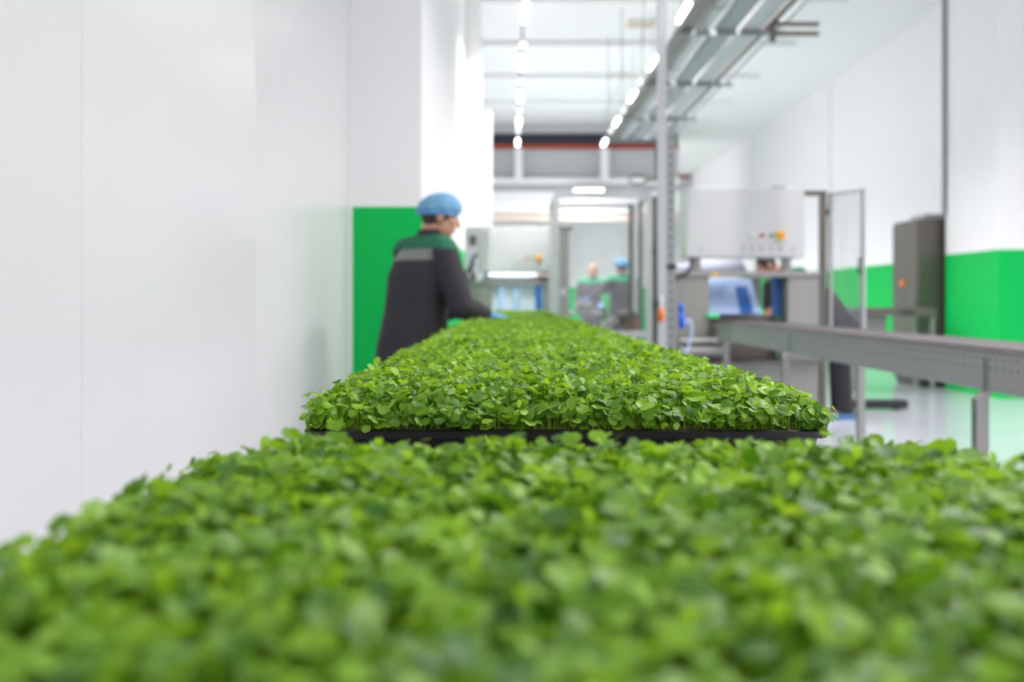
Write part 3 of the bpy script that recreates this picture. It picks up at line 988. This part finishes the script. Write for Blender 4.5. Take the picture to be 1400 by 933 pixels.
# trapeze hangers
hl = ['nearest the camera', 'second from the camera', 'third from the camera', 'fourth from the camera', 'farthest from the camera']
for i, y in enumerate((7.4, 9.6, 11.9, 14.2, 16.1)):
    h = thing('trapeze_hanger', 'steel trapeze hanger under the overhead runs, ' + hl[i], 'hanger', (2.1, y, HP), 'trapeze hangers')
    box('cross_bar', M['galv'], h, 1.60, 2.68, y, y + 0.04, HP - 0.047, HP - 0.002)
    for x in (1.62, 2.66):
        MB().cyl((x, y + 0.02, HP - 0.05), (x, y + 0.02, CEIL), 0.007, seg=8).build('rod', M['galv'], h)
# valve cluster at the far end of the pipes
vc = thing('valve_cluster', 'dark pipe valve with hand wheel below the far end of the pipes', 'valve', (1.9, 15.9, 3.1))
cx = at(872, 246, 15.9)
MB().tube([cx + Vector((0.14 * math.cos(t), 0, 0.07 * math.sin(t))) for t in np.linspace(0, 2 * PI, 20)], 0.016).build('hand_wheel', M['steeldark'], vc)
MB().cyl(cx + Vector((0.14, 0, 0)), cx + Vector((0.36, 0, 0.03)), 0.03).build('spindle', M['steeldark'], vc)
MB().cyl(cx + Vector((0.30, 0, -0.02)), Vector((cx.x + 0.30, 15.9, HP - 0.05)), 0.035).build('riser', M['steeldark'], vc)
# wall bracket high on the right
br = thing('cantilever_bracket', 'twin-arm metal bracket sticking out from the overhead runs', 'bracket', (2.5, 9.3, 3.6))
for py in (33, 46):
    a = at(1058, py, 9.3)
    box('arm', M['steeldark'], br, a.x, a.x + 0.42, 9.28, 9.32, a.z - 0.02, a.z + 0.02, bev=0.003)
a = at(1058, 40, 9.3)
box('upright', M['steeldark'], br, a.x - 0.03, a.x + 0.01, 9.27, 9.33, a.z - 0.12, a.z + 0.068)
# perforated strut on the wall corner
ws = thing('wall_strut', 'perforated galvanised strut fixed to the right wall corner', 'strut', (5.62, 12.8, 2.2))
box('channel', M['galv'], ws, 5.59, 5.638, 12.79, 12.835, 2.23, CEIL - 0.002)
sl = MB(); z = 2.3
while z < CEIL - 0.1:
    sl.box(5.588, 5.5895, 12.805, 12.82, z, z + 0.03).box(5.607, 5.621, 12.7885, 12.7897, z, z + 0.03); z += 0.07
sl.build('slots', M['steeldark'], ws)

# ------------------------------------------------------------------ lamps
lam_y = [2.6, 5.4, 7.4, 9.4]
rows = [('left', 0.2), ('right', 2.08)]
LZ = CZ + 3.40
vis = [F * 3.4 / d for d in (392, 324, 278, 243, 215)]
placew = ['first', 'second', 'third', 'fourth', 'fifth']
def lamp(x, y, lab, group):
    t = thing('ceiling_lamp', lab, 'lamp', (x, y, LZ), group)
    L2, w = 0.34, 0.032
    box('diffuser', M['lamp'], t, x - w, x + w, y - L2, y + L2, LZ - 0.03, LZ + 0.02, bev=0.012)
    box('housing', M['white'], t, x - w - 0.01, x + w + 0.01, y - L2 - 0.02, y + L2 + 0.02, LZ + 0.021, LZ + 0.06, bev=0.006)
    for s in (-0.25, 0.25):
        MB().cyl((x, y + s, LZ + 0.055), (x, y + s, CEIL), 0.004, seg=6).build('suspension_wire', M['galv'], t)
    ld = bpy.data.lights.new('lamp_light', 'AREA')
    ld.shape = 'RECTANGLE'
    ld.size = 0.16; ld.size_y = 1.2
    ld.energy = LAMP_W
    ld.color = (1.0, 0.937, 0.960)
    ld.spread = R(135)
    lo = bpy.data.objects.new('lamp_light', ld)
    COL.objects.link(lo)
    lo.parent = t
    lo.location = (0, 0, -0.04)
    # added upward area light to brighten the ceiling; the housing is opaque
    lu = bpy.data.lights.new('ceiling_fill', 'AREA')
    lu.shape = 'RECTANGLE'
    lu.size = 0.16; lu.size_y = 1.2
    lu.energy = LAMP_W * CEIL_FILL
    lu.color = ld.color
    uo = bpy.data.objects.new('ceiling_fill', lu)
    COL.objects.link(uo)
    uo.parent = t
    uo.location = (0, 0, 0.08)
    uo.rotation_euler = (PI, 0, 0)
    return t
def dome(x, y, lab, group):
    t = thing('round_lamp', lab, 'lamp', (x, y, LZ), group)
    MB().ball((x, y, LZ), 0.05, 0.05, 0.04).build('dome', M['dome'], t, smooth=True)
    MB().cyl((x, y, LZ + 0.03), (x, y, LZ + 0.07), 0.055).build('base', M['white'], t)
    MB().cyl((x, y, LZ + 0.065), (x, y, CEIL), 0.005, seg=6).build('suspension_wire', M['galv'], t)
for rn, x in rows:
    for y in (lam_y if rn == 'right' else []):
        lamp(x, y, 'suspended strip lamp over the trays in the %s row, above the picture' % rn, 'lamps above the frame in the %s row' % rn)
    for i, y in enumerate(vis):
        lamp(x, y, '%s visible lit strip lamp from the top in the %s hanging row' % (placew[i], rn), 'strip lamps in the %s row' % rn)
    for i, d in enumerate((348, 298, 258, 230)):
        dome(x, F * 3.4 / d, 'small round lamp after the %s strip lamp of the %s row' % (placew[i], rn), 'round lamps in the %s row' % rn)
for y in (0.6, 3.6, 6.2, 8.8):  # lamps added outside the frame to even out the light
    lamp(4.3, y, 'unseen strip lamp added above the picture to even the light over the right aisle', 'added lamps above the frame over the right aisle')
for y in (27.5, 31.5):  # unseen lamps added to brighten the far stretch of the right wall
    lamp(4.3, y, 'unseen strip lamp added behind the far bulkhead to light the right wall', 'added lamps behind the far bulkhead')
# bright lamp across the far hall
a = at(805, 261, 23.2)
fl = thing('ceiling_lamp', 'lit horizontal strip lamp across the far end, above the enclosure', 'lamp', a)
box('diffuser', M['lamp'], fl, a.x - 0.33, a.x + 0.33, 23.1, 23.3, a.z - 0.04, a.z + 0.02, bev=0.012)
ld = bpy.data.lights.new('lamp_light', 'AREA'); ld.shape = 'RECTANGLE'; ld.size = 0.66; ld.size_y = 0.2; ld.energy = 40; ld.color = (1.0, 0.93, 0.97)
lo = bpy.data.objects.new('lamp_light', ld); COL.objects.link(lo); lo.parent = fl; lo.location = (0, 0, -0.06)
box('housing', M['white'], fl, a.x - 0.34, a.x + 0.34, 23.09, 23.74, a.z + 0.021, a.z + 0.06)
# white upright bars stand in for lamp glare on the far bulkhead
for px, lab in ((709, 'white upright bar standing in for glare on the far bulkhead under the left lamp row'), (827, 'white upright bar standing in for glare on the far bulkhead under the right lamp row')):
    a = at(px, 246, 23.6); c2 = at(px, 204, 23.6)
    dp = thing('glare_bar', lab, 'pipe', a)
    MB().cyl(a, c2, 0.10, seg=20).build('pipe_body', M['white'], dp, smooth=False)  # cylinder shaping the streak of glare
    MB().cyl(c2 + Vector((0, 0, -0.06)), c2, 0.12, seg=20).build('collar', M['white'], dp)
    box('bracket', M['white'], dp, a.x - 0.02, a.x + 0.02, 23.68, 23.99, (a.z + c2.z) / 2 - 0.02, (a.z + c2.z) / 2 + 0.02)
for (pxa, pxb, py, y, lab) in ((858, 897, 30, 15.0, 'pale beige ceiling vent, the nearer one'), (832, 860, 97, 18.5, 'pale beige ceiling vent, the farther one')):
    x0_, x1_ = (pxa - 695) * y / F, (pxb - 695) * y / F
    ve = thing('ceiling_vent', lab, 'vent', ((x0_ + x1_) / 2, y, CEIL), 'beige ceiling vents')
    zz = CEIL - 0.06
    box('frame', M['cream'], ve, x0_, x1_, y, y + 0.30, zz, CEIL - 0.0005, bev=0.01)
    q = MB()
    for k in range(5):
        q.box(x0_ + 0.02, x1_ - 0.02, y + 0.03 + k * 0.05, y + 0.05 + k * 0.05, zz - 0.008, zz - 0.0005)
    q.build('grille', M['beige'], ve)

# ------------------------------------------------------------------ cabinet, table and floor items on the right
cbn = thing('steel_cabinet', 'tall dark stainless cabinet standing by the right wall, orange lamp on its door', 'cabinet', (5.7, 13.4, 0))
cx0, cx1, cy0, cy1, cz1 = 5.35, 6.17, 12.96, 13.82, 2.20
box('body', M['steeldark'], cbn, cx0, cx1, cy0, cy1, 0.06, cz1, bev=0.01)
dr = box('door', M['steeldark'], cbn, cx0 - 0.022, cx0 - 0.001, cy0 + 0.02, cy1 - 0.02, 0.12, cz1 - 0.04, bev=0.004)
MB().tube([(cx0 - 0.02, cy0 + 0.10, 1.0), (cx0 - 0.06, cy0 + 0.10, 1.0), (cx0 - 0.06, cy0 + 0.10, 1.25), (cx0 - 0.02, cy0 + 0.10, 1.25)], 0.009).build('handle', M['steel'], dr)
MB().cyl((cx0 - 0.021, 13.42, 1.36), (cx0 - 0.05, 13.42, 1.36), 0.045).build('warning_lamp', M['orange'], dr)
box('plinth', M['black'], cbn, cx0 + 0.03, cx1 - 0.03, cy0 + 0.03, cy1 - 0.03, 0, 0.06)
box('top_duct', M['galvlight'], cbn, cx0 + 0.15, cx1 - 0.2, cy0 + 0.2, cy1 - 0.2, cz1, cz1 + 0.08, bev=0.01)
stt = thing('side_table', 'low stainless table in front of the tall cabinet', 'table', (4.5, 12.6, 0))
box('tabletop', M['steeldark'], stt, 4.25, 5.30, 12.3, 12.9, 0.94, 1.04, bev=0.006)
box('back_panel', M['steelpale'], stt, 4.30, 4.75, 12.5, 12.86, 0.30, 0.938)
for x in (4.27, 5.24):
    for y in (12.33, 12.83):
        box('leg', M['steel'], stt, x, x + 0.04, y, y + 0.04, 0, 0.94)
box('drawer_handle', M['black'], stt, 4.85, 5.0, 12.27, 12.299, 0.97, 1.0)
fb = thing('floor_base', 'long black base bar on the floor behind the conveyor legs', 'base', (3.75, 10.35, 0))
box('bar', M['black'], fb, 3.40, 4.12, 10.25, 10.42, 0.02, 0.10, bev=0.012)
for x in (3.48, 4.02):
    MB().cyl((x, 10.335, 0), (x, 10.335, 0.022), 0.035).build('foot', M['rubber'], fb)

# ------------------------------------------------------------------ people
def remeshed(mb, voxel, smooth_iter=4, factor=0.5):
    bmesh.ops.recalc_face_normals(mb.bm, faces=mb.bm.faces)
    me = bpy.data.meshes.new('tmp')
    mb.bm.to_mesh(me)
    mb.bm.free()
    o = bpy.data.objects.new('tmp', me)
    COL.objects.link(o)
    r = o.modifiers.new('r', 'REMESH')
    r.mode = 'VOXEL'
    r.voxel_size = voxel
    s = o.modifiers.new('s', 'SMOOTH')
    s.iterations = smooth_iter
    s.factor = factor
    dg = bpy.context.evaluated_depsgraph_get()
    dg.update()
    out = bpy.data.meshes.new_from_object(o.evaluated_get(dg))
    bpy.data.objects.remove(o)
    out.materials.clear()
    return out

def split_mesh(me, classes, n):
    """split faces of me by class index into n meshes"""
    V = np.empty(len(me.vertices) * 3); me.vertices.foreach_get('co', V); V = V.reshape(-1, 3)
    polys = [tuple(p.vertices) for p in me.polygons]
    out = []
    for c in range(n):
        fs = [p for p, k in zip(polys, classes) if k == c]
        used = sorted({i for f in fs for i in f})
        mp = {v: i for i, v in enumerate(used)}
        m = bpy.data.meshes.new('part')
        m.from_pydata([tuple(V[i]) for i in used], [], [tuple(mp[i] for i in f) for f in fs])
        out.append(m)
    return out

def ellipse_ring(c, side, fwd, a, b, n=20, p=2.4):
    pts = []
    for k in range(n):
        t = 2 * PI * k / n
        cx_, sx_ = math.cos(t), math.sin(t)
        ex = abs(cx_) ** (2 / p) * (1 if cx_ >= 0 else -1)
        ey = abs(sx_) ** (2 / p) * (1 if sx_ >= 0 else -1)
        pts.append(Vector(c) + side * a * ex + fwd * b * ey)
    return pts

def hand(mb, wrist, d, nrm, thumb_side, curl=0.35, inf=0.0, spread=0.10):
    d = Vector(d).normalized()
    nrm = (Vector(nrm) - d * d.dot(Vector(nrm))).normalized()      # out of the back of the hand
    s = d.cross(nrm)
    if s.dot(Vector(thumb_side)) < 0:
        s = -s
    w = Vector(wrist)
    rings = []
    for t, a, b in ((-0.005, 0.026, 0.020), (0.02, 0.032, 0.018), (0.055, 0.041, 0.016), (0.09, 0.042, 0.013)):
        rings.append(ellipse_ring(w + d * t, s, nrm, a + inf, b + inf, 14))
    mb.loft(rings)
    for k, (off, ln) in enumerate(((0.032, 0.072), (0.011, 0.080), (-0.011, 0.074), (-0.032, 0.058))):
        p = w + d * 0.085 + s * off
        dd = (d + s * off / 0.032 * spread).normalized()
        r = 0.0095 + inf
        for j, f in enumerate((0.42, 0.32, 0.26)):
            ax = s
            dd2 = (dd * math.cos(curl * (0.7 + 0.3 * k / 3)) - nrm * math.sin(curl * (0.7 + 0.3 * k / 3))).normalized()
            q = p + dd2 * ln * f
            mb.capsule(p, r, q, r - 0.0008, 10)
            p, dd, r = q, dd2, r - 0.0008
            nrm_ = nrm
    p = w + d * 0.025 + s * 0.03
    dd = (d * 0.6 + s * 0.75 - nrm * 0.25).normalized()
    q = p + dd * 0.038
    mb.capsule(p, 0.013 + inf, q, 0.0105 + inf, 10)
    dd = (d * 0.85 + s * 0.35 - nrm * 0.3).normalized()
    mb.capsule(q, 0.0105 + inf, q + dd * 0.032, 0.009 + inf, 10)

def head_shapes(mb, c, f, u, sc=1.0, ear=True):
    """c: centre of the cranium; f: face direction; u: up"""
    f = Vector(f).normalized(); u = Vector(u).normalized()
    u = (u - f * f.dot(u)).normalized()
    s = f.cross(u)
    Rm = Matrix((s, f, u)).transposed()
    def P(a, b, c_):
        return Vector(c) + (s * a + f * b + u * c_) * sc
    mb.ball(P(0, -0.008, 0.02), 0.076 * sc, 0.096 * sc, 0.094 * sc, Rm, 20)
    mb.ball(P(0, 0.022, -0.045), 0.060 * sc, 0.070 * sc, 0.075 * sc, Rm, 18)
    mb.ball(P(0, 0.058, -0.093), 0.030 * sc, 0.026 * sc, 0.022 * sc, Rm, 14)       # chin
    mb.ball(P(0, 0.072, 0.022), 0.055 * sc, 0.018 * sc, 0.016 * sc, Rm, 14)        # brow
    mb.capsule(P(0, 0.086, 0.008), 0.011 * sc, P(0, 0.108, -0.030), 0.014 * sc, 12)  # nose
    for e in (-1, 1):
        mb.ball(P(e * 0.013, 0.094, -0.034), 0.009 * sc)
        mb.ball(P(e * 0.040, 0.060, -0.025), 0.022 * sc, 0.018 * sc, 0.020 * sc, Rm)   # cheek
        if ear:
            mb.ball(P(e * 0.077, -0.012, -0.012), 0.010 * sc, 0.020 * sc, 0.033 * sc, Rm)
    mb.ball(P(0, 0.086, -0.060), 0.026 * sc, 0.010 * sc, 0.006 * sc, Rm)
    mb.ball(P(0, 0.084, -0.070), 0.023 * sc, 0.011 * sc, 0.007 * sc, Rm)
    return P, Rm, s, f, u

def person(label, J, jacket_mat, yoke_mat, hairnet=True, hair=True, gloves=True, fine=0.006, band=True, feet='shoe', yoke_drop=0.07, group=None):
    """J: joints in world space: pelvis chest neck head shR shL elR elL wrR wrL hdR hdL hipR hipL knR knL anR anL fwd face"""
    fw = Vector(J['fwd']).normalized()
    side = fw.cross(Vector((0, 0, 1)))          # towards the person's right
    base = Vector((J['pelvis'].x, J['pelvis'].y, 0))
    root = thing('person', label, 'person', base, group)
    # --- body: one continuous surface
    b = MB()
    P, Rm, hs, hf, hu = head_shapes(b, J['head'], J['face'], J.get('hup', Vector((0, 0, 1))))
    b.capsule(J['neck'], 0.062, P(0, -0.02, -0.05), 0.056)
    ch = J['chest']; pv = J['pelvis']
    b.loft([ellipse_ring(pv + Vector((0, 0, -0.06)), side, fw, 0.15, 0.105),
            ellipse_ring(pv + Vector((0, 0, 0.06)), side, fw, 0.150, 0.10),
            ellipse_ring(pv.lerp(ch, 0.55), side, fw, 0.140, 0.095),
            ellipse_ring(ch, side, fw, 0.165, 0.11),
            ellipse_ring(ch.lerp(J['neck'], 0.55), side, fw, 0.15, 0.095),
            ellipse_ring(ch.lerp(J['neck'], 0.95), side, fw, 0.08, 0.07)])
    for k in 'RL':
        b.capsule(J['sh' + k], 0.055, J['el' + k], 0.042)
        b.capsule(J['el' + k], 0.042, J['wr' + k], 0.029)
        tsd = J.get('th' + k, -side if k == 'R' else side)
        hand(b, J['wr' + k], J['hd' + k], J.get('hn' + k, Vector((0, 0, 1))), tsd, J.get('curl', 0.3))
        b.capsule(J['hip' + k], 0.085, J['kn' + k], 0.058)
        b.capsule(J['kn' + k], 0.058, J['an' + k], 0.040)
        toe = J['an' + k] + J.get('foot', fw) * 0.16
        b.capsule(Vector((J['an' + k].x, J['an' + k].y, 0.05)), 0.035, Vector((toe.x, toe.y, 0.038)), 0.028)
    body = link('body', remeshed(b, fine * 0.75, 3), M['skin'], root, True)
    # eyes
    for e in (-1, 1):
        MB().ball(P(e * 0.031, 0.079, 0.0), 0.0125).build('eye', M['eye'], body, True)
        MB().ball(P(e * 0.031, 0.0885, 0.0), 0.0055).build('iris', M['iris'], body, True)
        q = MB().tube([P(e * 0.016, 0.091, 0.022), P(e * 0.034, 0.089, 0.027), P(e * 0.052, 0.076, 0.022)], 0.0038)
        q.build('eyebrow', M['hair'], body, True)
    # --- jacket
    j = MB()
    hem = J.get('hem', pv + Vector((0, 0, -0.11)))
    hz = (ch - pv).normalized()
    def rip(ring, c, a):
        return [p + (p - Vector(c)).normalized() * a * math.sin(7 * i * 2 * PI / len(ring) + 0.6) for i, p in enumerate(ring)]
    j.loft([rip(ellipse_ring(hem, side, fw, J.get('hemw', 0.205), J.get('hemd', 0.165), 56), hem, 0.012),
            rip(ellipse_ring(hem.lerp(pv, 0.8), side, fw, 0.198, 0.17, 56), pv, 0.009),
            ellipse_ring(pv.lerp(ch, 0.5), side, fw, 0.192, 0.145, 56),
            ellipse_ring(ch, side, fw, 0.205, 0.145, 56),
            ellipse_ring(ch.lerp(J['neck'], 0.5), side, fw, 0.190, 0.125, 56),
            ellipse_ring(ch.lerp(J['neck'], 0.85), side, fw, 0.125, 0.10, 56),
            ellipse_ring(ch.lerp(J['neck'], 1.05), side, fw, 0.078, 0.078, 56)])
    for k in 'RL':
        j.capsule(J['sh' + k], 0.085, J['el' + k], 0.070)
        cf = J['el' + k].lerp(J['wr' + k], 0.93)
        j.capsule(J['el' + k], 0.070, J['el' + k].lerp(J['wr' + k], 0.5), 0.060)
        j.cyl(J['el' + k].lerp(J['wr' + k], 0.45), cf, 0.058, 0.046, 18)
        j.capsule(J['sh' + k], 0.085, J['neck'].lerp(J['sh' + k], 0.35) + Vector((0, 0, -0.01)), 0.062)
        # cloth folds round the elbow and the sleeve
        rr = random.Random(5 + ord(k))
        for t in (0.55, 0.75, 0.92, 1.1, 1.3, 1.5):
            p = J['sh' + k].lerp(J['el' + k], t) if t <= 1 else J['el' + k].lerp(J['wr' + k], t - 1)
            dd = Vector((rr.uniform(-1, 1), rr.uniform(-1, 1), rr.uniform(-1, 1))).normalized()
            rad = 0.052 if t <= 1 else 0.042
            j.ball(p + dd * 0.022, rad, rad, rad * 0.75)
    jm = remeshed(j, fine, 5)
    V = np.empty(len(jm.polygons) * 3); jm.polygons.foreach_get('center', V); V = V.reshape(-1, 3)
    zsh = J['neck'].z
    rel = V - np.array(J['neck'])
    back = rel @ np.array(fw)
    lim = yoke_drop + 0.0 * back
    up = rel[:, 2]
    lateral = np.abs(rel @ np.array(side))
    cls = np.zeros(len(V), int)
    shz = (J['shR'].z + J['shL'].z) / 2
    yk = (V[:, 2] > zsh - lim) & (lateral < 0.30)
    cls[yk] = 1
    bd = (V[:, 2] <= zsh - lim) & (V[:, 2] > zsh - lim - 0.055) & (lateral < 0.16) & (back < -0.02)
    if band:
        cls[bd] = 2
    ms = split_mesh(jm, cls, 3)
    jk = link('jacket', ms[0], jacket_mat, root, True)
    link('shoulder_yoke', ms[1], yoke_mat, jk, True, 'green shoulder yoke of the jacket')
    if band:
        link('reflective_band', ms[2], M['reflect'], jk, True, 'grey reflective band across the back')
    # collar
    col_ = MB()
    nk = J['neck']
    r0 = ellipse_ring(nk + Vector((0, 0, -0.015)), side, fw, 0.085, 0.082, 24)
    r1 = ellipse_ring(nk + (J['head'] - nk) * 0.34, side, fw, 0.074, 0.074, 24)
    r2 = ellipse_ring(nk + (J['head'] - nk) * 0.34, side, fw, 0.064, 0.064, 24)
    r3 = ellipse_ring(nk + Vector((0, 0, -0.015)), side, fw, 0.070, 0.068, 24)
    col_.loft([r3, r0, r1, r2])
    col_.build('collar', jacket_mat, jk, True)
    # --- trousers
    t = MB()
    t.loft([ellipse_ring(pv + Vector((0, 0, -0.10)), side, fw, 0.165, 0.125), ellipse_ring(pv + Vector((0, 0, 0.04)), side, fw, 0.165, 0.12)])
    for k in 'RL':
        t.capsule(J['hip' + k], 0.103, J['kn' + k], 0.078)
        t.cyl(J['kn' + k], Vector((J['an' + k].x, J['an' + k].y, 0.075)), 0.078, 0.074, 18)
        t.ball(J['kn' + k], 0.079)
    link('trousers', remeshed(t, fine * 1.4, 4), jacket_mat, root, True)
    # --- shoes
    for k in 'RL':
        sh = MB()
        ff = J.get('foot', fw)
        a = Vector((J['an' + k].x, J['an' + k].y, 0))
        s2 = ff.cross(Vector((0, 0, 1)))
        rings = []
        for tt, wdt, hh in ((-0.085, 0.030, 0.07), (-0.06, 0.040, 0.10), (0.0, 0.044, 0.105), (0.06, 0.047, 0.075), (0.13, 0.050, 0.055), (0.18, 0.042, 0.045), (0.205, 0.02, 0.03)):
            cc = a + ff * tt + Vector((0, 0, hh / 2 + 0.002))
            rings.append(ellipse_ring(cc, s2, Vector((0, 0, 1)), wdt, hh / 2, 14, 3))
        sh.loft(rings)
        so_ = sh.build('shoe', M['shoe'], root, True)
        if feet == 'cover':
            cv_ = MB()
            cv_.loft([ellipse_ring(a + ff * tt + Vector((0, 0, 0.027)), s2, Vector((0, 0, 1)), w_, 0.026, 14, 3)
                      for tt, w_ in ((-0.095, 0.030), (-0.06, 0.047), (0.06, 0.054), (0.13, 0.056), (0.19, 0.046), (0.215, 0.022))])
            cv_.build('shoe_cover', M['cover'], so_, True, )
    # --- hair and net
    if hair:
        hh = MB()
        hh.ball(P(0, -0.014, 0.022), 0.081, 0.098, 0.098, Rm, 24)
        hh.ball(P(0, -0.045, -0.020), 0.068, 0.056, 0.054, Rm, 20)
        # keep only the part behind the face
        geom = [v for v in hh.bm.verts if (v.co - P(0, 0.045, 0.0)).dot(hf * 0.85 - hu * 0.55) > 0.0]
        bmesh.ops.delete(hh.bm, geom=geom, context='VERTS')
        hh.build('hair', M['hair'], root, True)
    if hairnet:
        hn = MB()
        bmesh.ops.create_uvsphere(hn.bm, u_segments=40, v_segments=24, radius=1)
        rr = random.Random(3)
        for v in list(hn.bm.verts):
            if v.co.z < -0.22:
                hn.bm.verts.remove(v)
                continue
            az = math.atan2(v.co.y, v.co.x)
            puff = 1 + 0.035 * math.sin(az * 9 + 4 * v.co.z) * (1 - v.co.z) + 0.02 * math.sin(az * 17 + v.co.z * 9)
            x, y, z = v.co.x * 0.098 * puff, v.co.y * 0.120 * puff, v.co.z * 0.098
            if v.co.z < -0.05:
                x *= 0.93; y *= 0.93
            v.co = P(x, y - 0.016, z + 0.026 + 0.20 * y)
        no = hn.build('hair_net', M['net'], root, True)
        pts = []
        for k in range(41):
            tt = 2 * PI * k / 40
            x, y = 0.091 * math.cos(tt), 0.111 * math.sin(tt)
            pts.append(P(x, y - 0.016, 0.026 - 0.021 + 0.20 * y))
        MB().tube(pts, 0.007, 6).build('elastic_rim', M['glove'], no, True)
    if gloves:
        for k in 'RL':
            g = MB()
            tsd = J.get('th' + k, -side if k == 'R' else side)
            hand(g, J['wr' + k], J['hd' + k], J.get('hn' + k, Vector((0, 0, 1))), tsd, J.get('curl', 0.3), inf=0.0022)
            d = Vector(J['hd' + k]).normalized()
            g.cyl(J['wr' + k] + d * 0.012, J['wr' + k] - d * 0.006, 0.033, 0.034, 16)
            link('glove', remeshed(g, 0.0032, 2), M['glove'], root, True)
    return root

# sheer blue non-woven hair net
def netmat():
    m = mat('sheer_blue_net', (0.15, 0.37, 0.58), 0.7, var=0.35, scale=90, bump=0.3)
    nt = m.node_tree
    b = nt.nodes['Principled BSDF']
    out = [n for n in nt.nodes if n.type == 'OUTPUT_MATERIAL'][0]
    tr = nt.nodes.new('ShaderNodeBsdfTransparent')
    mx = nt.nodes.new('ShaderNodeMixShader')
    mx.inputs[0].default_value = 0.85
    nt.links.new(tr.outputs[0], mx.inputs[1])
    nt.links.new(b.outputs[0], mx.inputs[2])
    nt.links.new(mx.outputs[0], out.inputs[0])
    return m
M['net'] = netmat()
V3 = Vector

# the man at the trays
fwd = V3((math.cos(R(40)), math.sin(R(40)), 0))
sd = fwd.cross(V3((0, 0, 1)))
pel = V3((-0.52, 5.38, 0.92))
J = dict(fwd=fwd, pelvis=pel, chest=V3((-0.475, 5.37, 1.27)), neck=V3((-0.425, 5.35, 1.475)),
         head=V3((-0.362, 5.33, 1.590)), face=V3((0.95, 0.22, -0.22)), hup=V3((0.15, 0, 1)),
         shR=V3((-0.345, 5.23, 1.395)), shL=V3((-0.555, 5.50, 1.40)),
         elR=V3((-0.245, 5.20, 1.105)), wrR=V3((-0.115, 5.40, 1.056)), hdR=V3((0.12, 0.10, -0.02)), hnR=V3((0, 0, 1)), thR=V3((-0.5, 0.8, 0)),
         elL=V3((-0.47, 5.64, 1.12)), wrL=V3((-0.30, 5.72, 1.056)), hdL=V3((0.12, 0.03, -0.035)), hnL=V3((0, 0, 1)), thL=V3((0.3, -1, 0)),
         hipR=pel + sd * 0.09 + V3((0, 0, -0.04)), hipL=pel - sd * 0.09 + V3((0, 0, -0.04)),
         knR=V3((-0.46, 5.33, 0.48)), knL=V3((-0.56, 5.48, 0.48)), anR=V3((-0.47, 5.31, 0.09)), anL=V3((-0.58, 5.47, 0.09)),
         hem=V3((-0.52, 5.395, 0.80)), hemw=0.20, hemd=0.19, curl=0.22)
person('worker in charcoal jacket and blue hair net leaning over the trays beside the green wall', J, M['fabric'], M['yoke'], fine=0.006)

def standing(x, y, ang, height=1.74, **over):
    f = V3((math.cos(ang), math.sin(ang), 0))
    s = f.cross(V3((0, 0, 1)))
    k = height / 1.75
    p = V3((x, y, 0.93 * k))
    J = dict(fwd=f, pelvis=p, chest=V3((x, y, 1.28 * k)) + f * 0.01, neck=V3((x, y, 1.49 * k)) + f * 0.02,
             head=V3((x, y, 1.625 * k)) + f * 0.05, face=f + V3((0, 0, -0.15)))
    for n, e in (('R', 1), ('L', -1)):
        J['sh' + n] = V3((x, y, 1.42 * k)) + s * e * 0.18
        J['el' + n] = V3((x, y, 1.16 * k)) + s * e * 0.24 + f * 0.04
        J['wr' + n] = V3((x, y, 1.08 * k)) + s * e * 0.16 + f * 0.26
        J['hd' + n] = f - s * e * 0.2 + V3((0, 0, -0.2))
        J['hip' + n] = p + s * e * 0.09 + V3((0, 0, -0.04))
        J['kn' + n] = V3((x, y, 0.49 * k)) + s * e * 0.10 + f * 0.02
        J['an' + n] = V3((x, y, 0.09)) + s * e * 0.11
    J.update(over)
    return J
xa, ya = (811 - 695) * 16.4 / F, 16.4
J = standing(xa, ya, R(-95), 1.74)
person('bare-headed far worker with green shoulders facing the camera behind the glass', J, M['fabrichazed'], M['yokehazed'], hairnet=False, hair=False, fine=0.010, band=False)
xb, yb = (852 - 695) * 13.7 / F, 13.7
J = standing(xb, yb, R(115), 1.72, elL=V3((xb - 0.30, yb + 0.12, 1.24)), wrL=V3((xb - 0.42, yb + 0.32, 1.17)), hdL=V3((-0.5, 0.4, -0.1)))
person('far worker in blue hair net with back turned, seen through the glass enclosure', J, M['fabrichazed'], M['yokehazed'], fine=0.010, band=False)
# worker bending behind the near machine
hx, hy = 3.22, 9.62
f = V3((-1, 0.0, 0)); s = f.cross(V3((0, 0, 1)))
J = standing(hx, hy, PI, 1.72, chest=V3((2.98, hy, 1.22)), neck=V3((2.68, hy - 0.01, 1.41)), head=V3((2.48, hy - 0.02, 1.465)), face=V3((-0.85, -0.1, -0.5)), hup=V3((-0.5, 0, 0.8)),
             shR=V3((2.76, hy + 0.17, 1.37)), shL=V3((2.76, hy - 0.17, 1.37)), elR=V3((2.56, hy + 0.14, 1.27)), wrR=V3((2.52, hy + 0.08, 1.03)), hdR=V3((-0.2, 0, -0.5)),
             elL=V3((2.54, hy - 0.24, 1.29)), wrL=V3((2.475, hy - 0.28, 1.06)), hdL=V3((-0.2, -0.05, -0.5)),
             hnR=V3((-0.5, 0, 0.6)), hnL=V3((-0.5, 0, 0.6)), hem=V3((hx + 0.02, hy, 0.80)))
person('worker bending forward behind the near sealing machine, only legs and arm clear', J, M['fabric'], M['yoke'], hairnet=False, gloves=False, fine=0.010, band=False, feet='cover')
